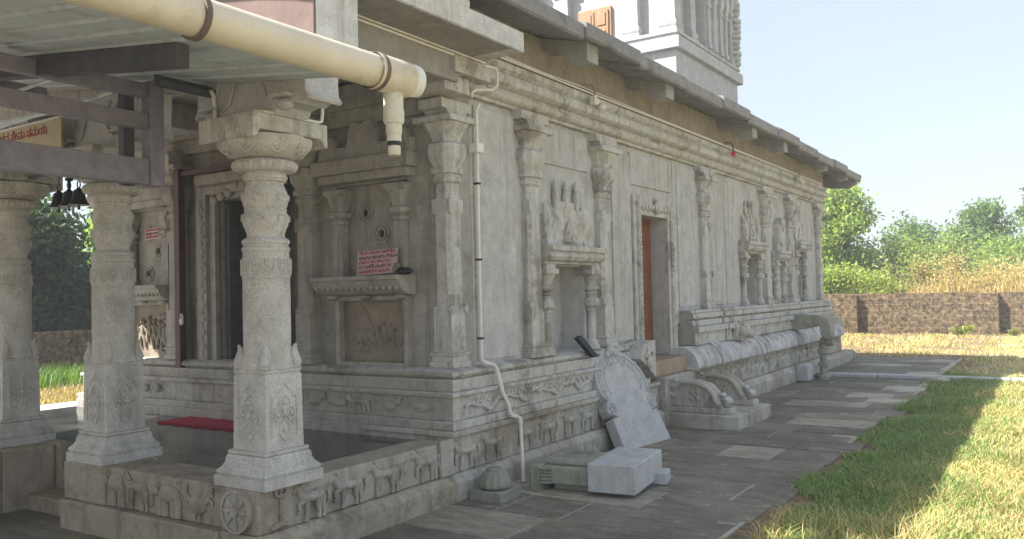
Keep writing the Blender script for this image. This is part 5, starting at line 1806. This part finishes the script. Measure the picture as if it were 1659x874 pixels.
def leaves(rng, centres, size, cols, droop=0.0):
    """diamond leaves folded on the midrib: 4 verts, one quad"""
    n = len(centres)
    a = rng.normal(size=(n, 3))
    a /= np.linalg.norm(a, axis=1)[:, None]
    a[:, 2] -= droop
    a /= np.linalg.norm(a, axis=1)[:, None]
    r = rng.normal(size=(n, 3))
    s = np.cross(a, r)
    s /= np.linalg.norm(s, axis=1)[:, None]
    L = size * rng.uniform(0.6, 1.3, n)[:, None]
    w = L * rng.uniform(0.32, 0.5, n)[:, None]
    nn = np.cross(a, s)
    v = np.stack([centres - a * L * 0.5, centres + s * w * 0.5 + nn * w * 0.15, centres + a * L * 0.5, centres - s * w * 0.5 + nn * w * 0.15], 1)
    f = np.arange(n * 4).reshape(n, 4)
    return v.reshape(-1, 3), f, np.repeat(cols, 4, axis=0)

def pal(rng, n, c0, c1, dark=0.3):
    t = rng.uniform(0, 1, n)[:, None]
    c = np.array(c0)[None] * (1 - t) + np.array(c1)[None] * t
    return c * rng.uniform(1 - dark, 1 + dark, n)[:, None]

def tree(name, label, base, height, crown_r, c0, c1, nclump=40, per=180, leaf=0.16, trunk_r=0.09, seed=1, low=0.25, cat='tree', group='trees beyond the walls'):
    rng = np.random.default_rng(seed)
    t = empty(name, base)
    tag(t, label, cat, group)
    b = MB()
    bx, by, bz = base
    ht = height * 0.75
    lean_ = rng.uniform(-0.1, 0.1, 2) * height
    trunk = [(bx + lean_[0] * s * s, by + lean_[1] * s * s, bz - 0.1 + (ht + 0.1) * s) for s in np.linspace(0, 1, 7)]
    b.tube(trunk, [trunk_r * (1.15 - 0.9 * s) for s in np.linspace(0, 1, 7)], 8)
    cen = []
    for i in range(nclump):
        z = rng.uniform(low, 1.0)
        ph = rng.uniform(0, 2 * math.pi)
        env = math.sin(math.pi * min(1, max(0.05, (z - low) / (1 - low) * 0.80 + 0.20))) ** 0.6
        r = crown_r * env * rng.uniform(0.25, 1.0)
        p = np.array([bx + r * math.cos(ph) + lean_[0] * z, by + r * math.sin(ph) + lean_[1] * z, bz + height * z * rng.uniform(0.92, 1.02)])
        cen.append((p, rng.uniform(0.5, 1.0)))
        if i % 3 == 0:
            k = min(6, max(2, int(6 * z * 0.8)))
            s0 = Vector(trunk[k])
            b.tube([s0, s0.lerp(Vector(p), 0.5) + Vector((0, 0, 0.1)), Vector(p)], [trunk_r * 0.4, trunk_r * 0.25, trunk_r * 0.1], 5)
    b.build('trunk', 'bark', t)
    pts, cols = [], []
    for p, k in cen:
        m_ = int(per * k)
        q = rng.normal(size=(m_, 3)) * np.array([0.34, 0.34, 0.24]) * crown_r * 0.62
        pts.append(p + q)
        tone = rng.uniform(0.7, 1.2)
        cols.append(pal(rng, m_, c0, c1, 0.25) * tone)
    pts = np.concatenate(pts)
    cols = np.concatenate(cols)
    v, f, c = leaves(rng, pts, leaf, cols, 0.2)
    soup_object('crown', v, f, c, 'leaf', t)
    return t

G1, G2 = (0.18, 0.26, 0.06), (0.36, 0.46, 0.13)
tree('broadleaf_tree', 'tall leafy green tree just past the far corner of the temple', (-3.0, 29.5, 1.1), 4.5, 1.35, G1, G2, 90, 210, 0.22, seed=2, low=0.08)
tree('broadleaf_tree', 'lower green tree behind the dry bank right of the tall tree', (-0.9, 34.5, 1.2), 3.3, 1.5, (0.12, 0.20, 0.08), (0.20, 0.29, 0.12), 46, 150, 0.2, seed=3, low=0.1)
tree('broadleaf_tree', 'rounded hazy green tree above the dry bank, between two others', (1.15, 35, 1.2), 3.7, 1.35, (0.12, 0.20, 0.08), (0.20, 0.29, 0.12), 46, 150, 0.2, seed=4, low=0.1)
tree('broadleaf_tree', 'green tree at the right edge of the photo beyond the boundary wall', (3.4, 34, 1.2), 3.5, 1.5, (0.12, 0.22, 0.06), (0.22, 0.32, 0.10), 46, 150, 0.2, seed=5, low=0.1)
tree('feathery_tree', 'thin tall tree with sparse crown at the far right edge above the others', (3.3, 37, 1.3), 4.6, 0.9, (0.10, 0.17, 0.06), (0.18, 0.25, 0.09), 22, 90, 0.18, seed=6, low=0.6)
tree('broadleaf_tree', 'broad green tree standing behind the tall one near the temple corner', (-5.6, 33, 1.2), 3.6, 1.8, G1, G2, 46, 150, 0.2, seed=8, low=0.1)
tree('broadleaf_tree', 'small green tree between the hazy round one and the lower one', (0.2, 38, 1.3), 2.8, 1.2, (0.12, 0.20, 0.08), (0.20, 0.29, 0.12), 36, 130, 0.2, seed=18, low=0.1)
# bushes on the bank
def bush(label, c, r, h, c0, c1, n, leaf, seed, name='bush'):
    rng = np.random.default_rng(seed)
    t = empty(name, c)
    tag(t, label, 'bush', 'bushes along the boundary wall')
    b = MB()
    for i in range(7):
        a = rng.uniform(0, 6.28)
        b.tube([c, (c[0] + 0.4 * r * math.cos(a), c[1] + 0.3 * r * math.sin(a), c[2] + h * 0.5), (c[0] + 0.8 * r * math.cos(a), c[1] + 0.5 * r * math.sin(a), c[2] + h * 0.9)], [0.025, 0.018, 0.006], 5)
    b.build('stem', 'bark', t)
    pts = []
    ncl = 14
    for i in range(ncl):
        p = np.array([c[0] + r * rng.uniform(-0.9, 0.9), c[1] + r * 0.5 * rng.uniform(-1, 1), c[2] + h * rng.uniform(0.15, 0.95)])
        pts.append(p + rng.normal(size=(n // ncl, 3)) * np.array([0.26 * r, 0.2 * r, 0.16 * h]))
    pts = np.concatenate(pts)
    v, f, cc = leaves(rng, pts, leaf, pal(rng, len(pts), c0, c1, 0.3), 0.1)
    soup_object('leaves', v, f, cc, 'leaf', t)
    return t
bush('yellow green bush spilling over the boundary wall below the tall tree', (-2.1, 27.2, 1.0), 1.1, 1.25, (0.20, 0.28, 0.05), (0.36, 0.38, 0.09), 2600, 0.16, 31)
bush('green bush at the foot of the tall tree beside the temple corner', (-3.3, 27.0, 1.0), 0.9, 1.1, (0.16, 0.25, 0.045), (0.28, 0.34, 0.08), 1900, 0.16, 32)
bush('pale green shrub in the middle of the bank, in front of the lower tree', (-0.55, 28.6, 1.1), 0.9, 1.5, (0.20, 0.26, 0.08), (0.36, 0.38, 0.13), 1700, 0.14, 33)
bush('rust brown dry shrub in the middle of the bank', (0.25, 28.2, 1.1), 0.8, 1.45, (0.36, 0.26, 0.12), (0.50, 0.38, 0.19), 1700, 0.11, 34)
bush('straw coloured dry shrub on the bank near the right edge', (2.2, 28.0, 1.1), 1.3, 1.15, (0.42, 0.33, 0.16), (0.56, 0.45, 0.23), 2200, 0.11, 35)
bush('pale dry shrub on the bank between the rust brown and straw coloured ones', (1.1, 27.6, 1.0), 1.0, 1.05, (0.40, 0.31, 0.15), (0.52, 0.42, 0.21), 1800, 0.11, 36)
bush('green shrub behind the straw coloured one at the right edge', (2.7, 30.2, 1.2), 1.2, 1.4, (0.15, 0.24, 0.06), (0.28, 0.35, 0.10), 1900, 0.15, 37)
bush('tall yellow green shrub right behind the bank beside the tall tree', (-1.6, 30.5, 1.2), 0.9, 2.1, (0.20, 0.28, 0.06), (0.38, 0.44, 0.11), 2000, 0.17, 41)
bush('tall pale green shrub on the bank under the rounded hazy tree', (1.0, 31.0, 1.2), 1.0, 1.9, (0.18, 0.27, 0.07), (0.34, 0.41, 0.12), 2000, 0.17, 42)
bush('light green shrub behind the rust brown one on the bank', (-0.2, 31.5, 1.2), 0.9, 2.2, (0.18, 0.26, 0.07), (0.33, 0.40, 0.12), 1800, 0.17, 43)
bush('light green shrub near the right edge, behind the straw coloured one', (2.2, 32.5, 1.2), 1.1, 2.1, (0.19, 0.29, 0.06), (0.36, 0.44, 0.11), 2000, 0.17, 44)
bush('small weed with yellow green leaves in the dry grass before the boundary wall', (1.38, 24.4, 0.0), 0.28, 0.32, (0.20, 0.25, 0.03), (0.34, 0.36, 0.05), 260, 0.12, 38, name='weed')
bush('tiny weed in the dry grass right of the buttress, near the right edge', (2.75, 25.0, 0.0), 0.18, 0.22, (0.2, 0.24, 0.04), (0.3, 0.32, 0.06), 140, 0.1, 39, name='weed')
# left side behind the porch
tree('dense_tree', 'dense dark tree over the mossy boundary wall, seen between the left pillars', (-17.8, 5.3, 0.2), 3.9, 1.9, (0.022, 0.05, 0.018), (0.05, 0.095, 0.03), 130, 260, 0.24, seed=9, low=0.1)
tree('dense_tree', 'bright yellow green tree behind the dark one, left of the second pillar', (-21.5, 10.0, 0.2), 4.1, 1.3, (0.22, 0.34, 0.05), (0.38, 0.5, 0.09), 36, 150, 0.2, seed=10, low=0.1)
tree('dense_tree', 'low dark leafy tree right of the dense one over the mossy wall', (-17.4, 7.6, 0.2), 2.4, 1.3, (0.022, 0.055, 0.016), (0.045, 0.09, 0.026), 70, 220, 0.22, seed=12, low=0.05)
tree('dense_tree', 'dark leafy tree left of the dense one, mostly behind the left pillar', (-18.3, 3.2, 0.2), 4.6, 1.6, (0.02, 0.05, 0.016), (0.045, 0.09, 0.028), 80, 220, 0.22, seed=13, low=0.1)

# ---------------------------------------------------------------- grass
def blades(rng, x, y, z, h, w, col, bend=0.5):
    n = len(x)
    ph = rng.uniform(0, 2 * math.pi, n)
    dx, dy = np.cos(ph), np.sin(ph)
    b_ = h * bend * rng.uniform(0.2, 1.2, n)
    sx_, sy_ = -dy * w * 0.5, dx * w * 0.5
    base = np.stack([x, y, z], 1)
    mid = base + np.stack([dx * b_ * 0.35, dy * b_ * 0.35, h * 0.6], 1)
    tip = base + np.stack([dx * b_, dy * b_, h * rng.uniform(0.8, 1.0, n)], 1)
    sd_ = np.stack([sx_, sy_, np.zeros(n)], 1)
    v = np.stack([base - sd_, base + sd_, mid - sd_ * 0.75, mid + sd_ * 0.75, tip], 1).reshape(-1, 3)
    i0 = np.arange(n)[:, None] * 5
    tri = np.concatenate([i0 + np.array([[0, 1, 3]]), i0 + np.array([[0, 3, 2]]), i0 + np.array([[2, 3, 4]])], 0)
    return v, tri, np.repeat(col, 5, axis=0)

def patch(rng, n, x0, x1, y0, y1):
    return rng.uniform(x0, x1, n), rng.uniform(y0, y1, n)
rng = np.random.default_rng(5)
def wob(x, y):
    return 0.12 * np.sin(y * 2.3) + 0.09 * np.sin(y * 5.1 + 1.0) + 0.05 * np.sin(y * 11.0)
Vs, Fs, Cs = [], [], []
off = 0
def push(v, t, c):
    global off
    Vs.append(v)
    Fs.append(t + off)
    Cs.append(c)
    off += len(v)
def clump(x, y, s):
    return 0.5 + 0.25 * np.sin(x * 3.1 * s + 1.3 * np.sin(y * 2.2 * s)) + 0.25 * np.sin(y * 3.7 * s + 1.1 * np.sin(x * 2.9 * s + 2.0))
# green turf beside the path
for (n, x0, x1, y0, y1, hh, ww) in ((70000, 2.2, 4.3, -1.2, 3.0, 0.055, 0.009), (46000, 2.2, 4.3, 3.0, 7.0, 0.06, 0.011), (20000, 2.0, 4.4, 7.0, 12.0, 0.07, 0.012)):
    x, y = patch(rng, n, x0, x1, y0, y1)
    edge = 2.30 + 1.2 * wob(x, y) - 0.012 * y
    cl = clump(x, y, 1.0)
    pg = np.clip((x - edge) / 0.22, 0, 1) * (0.35 + 0.65 * cl)
    k = (rng.uniform(0, 1, n) < pg)
    x, y, cl = x[k], y[k], cl[k]
    h = hh * rng.uniform(0.5, 1.5, len(x)) * (0.6 + 0.7 * cl)
    c = pal(rng, len(x), (0.125, 0.21, 0.05), (0.26, 0.36, 0.11), 0.25)
    dry = rng.uniform(0, 1, len(x)) < np.clip((x - 3.0) * 0.9, 0.05, 0.85)
    c[dry] = pal(rng, int(dry.sum()), (0.34, 0.28, 0.12), (0.52, 0.43, 0.20), 0.25)
    push(*blades(rng, x, y, np.full(len(x), -0.02), h, np.full(len(x), ww), c, 1.3))
v, f, c = np.concatenate(Vs), np.concatenate(Fs), np.concatenate(Cs)
tag(soup_object('green_grass', v, f, c, 'grass'), 'short green turf along the path edge', 'grass', kind='stuff')
# fallen leaves and grit on the paving
n = 420
x = np.concatenate([rng.uniform(-0.0, 2.5, 200), rng.normal(0.25, 0.18, 130), rng.normal(2.3, 0.12, 90)])
y = np.concatenate([rng.uniform(-2.0, 11.0, 200), rng.uniform(-2.0, 9.0, 130), rng.uniform(-1.0, 10.0, 90)])
k = (x > 0.07) & ~((x < 1.0) & (y > 4.1) & (y < 5.6)) & ~((x < 1.3) & (y > 0.5) & (y < 1.6))
x, y = x[k], y[k]
pts = np.stack([x, y, np.full(len(x), 0.014)], 1)
v, f, c = leaves(rng, pts, 0.045, pal(rng, len(x), (0.16, 0.10, 0.05), (0.36, 0.27, 0.13), 0.3))
v[:, 2] = 0.012 + np.abs(v[:, 2] - 0.014) * 0.35
tag(soup_object('leaf_litter', v, f, c, 'grass'), 'dry fallen leaves scattered over the paving', 'leaves', kind='stuff')
Vs, Fs, Cs, off = [], [], [], 0
# dry straw grass
for (n, x0, x1, y0, y1, hh, ww) in ((60000, 2.9, 6.0, -1.5, 4.5, 0.038, 0.007), (22000, 6.0, 11.0, -3.0, 12.0, 0.05, 0.011), (22000, 3.0, 6.5, 4.5, 12.0, 0.055, 0.011), (30000, -3.0, 7.5, 12.0, 25.5, 0.07, 0.018), (5000, 2.35, 3.4, -1.2, 2.0, 0.09, 0.005)):
    x, y = patch(rng, n, x0, x1, y0, y1)
    cl = clump(x, y, 0.8)
    k = (rng.uniform(0, 1, n) < np.clip(1.7 * cl - 0.25, 0.06, 1.0)) & ~((x < 2.25 + wob(x, y) * 0.5) & (y < 15.6))
    k &= ~((y < 2.2) & (x < 3.0) & (cl < 0.62))
    x, y, cl = x[k], y[k], cl[k]
    h = hh * rng.uniform(0.5, 1.6, len(x)) * (0.6 + 0.7 * cl)
    c = pal(rng, len(x), (0.46, 0.365, 0.16), (0.68, 0.55, 0.28), 0.25)
    g_ = rng.uniform(0, 1, len(x)) < 0.24
    c[g_] = pal(rng, int(g_.sum()), (0.18, 0.24, 0.05), (0.34, 0.38, 0.10), 0.2)
    push(*blades(rng, x, y, np.full(len(x), -0.02), h, np.full(len(x), ww), c, 1.5))
v, f, c = np.concatenate(Vs), np.concatenate(Fs), np.concatenate(Cs)
tag(soup_object('dry_grass', v, f, c, 'grass'), 'straw coloured dry grass over the sunlit yard', 'grass', kind='stuff')
Vs, Fs, Cs, off = [], [], [], 0
# dry tall grass on the bank
n = 15000
x, y = patch(rng, n, -4.5, 6.5, 26.2, 31.0)
h = rng.uniform(0.15, 1.0, n) * (0.25 + 1.1 * clump(x, y, 0.9))
c = pal(rng, n, (0.40, 0.30, 0.13), (0.58, 0.45, 0.22), 0.25)
g_ = x < -1.2 + rng.normal(size=n) * 0.6
c[g_] = pal(rng, int(g_.sum()), (0.12, 0.17, 0.03), (0.26, 0.27, 0.06), 0.25)
push(*blades(rng, x, y, 0.85 + 0.1 * (y - 26), h, np.full(n, 0.022), c, 0.6))
v, f, c = np.concatenate(Vs), np.concatenate(Fs), np.concatenate(Cs)
tag(soup_object('bank_grass', v, f, c, 'grass'), 'tall dry grass covering the bank beyond the boundary wall', 'grass', kind='stuff')
Vs, Fs, Cs, off = [], [], [], 0
n = 9000
x, y = patch(rng, n, -15.4, -9.9, 0.0, 9.0)
gr = (x < -12.6)
h = np.where(gr, rng.uniform(0.2, 0.5, n), rng.uniform(0.05, 0.13, n))
c = pal(rng, n, (0.30, 0.24, 0.08), (0.48, 0.38, 0.15), 0.25)
c[gr] = pal(rng, int(gr.sum()), (0.07, 0.15, 0.02), (0.15, 0.25, 0.04), 0.25)
push(*blades(rng, x, y, np.full(n, -0.02), h, np.full(n, 0.02), c, 0.6))
v, f, c = np.concatenate(Vs), np.concatenate(Fs), np.concatenate(Cs)
tag(soup_object('yard_grass', v, f, c, 'grass'), 'green and straw grass beyond the porch on the left', 'grass', kind='stuff')
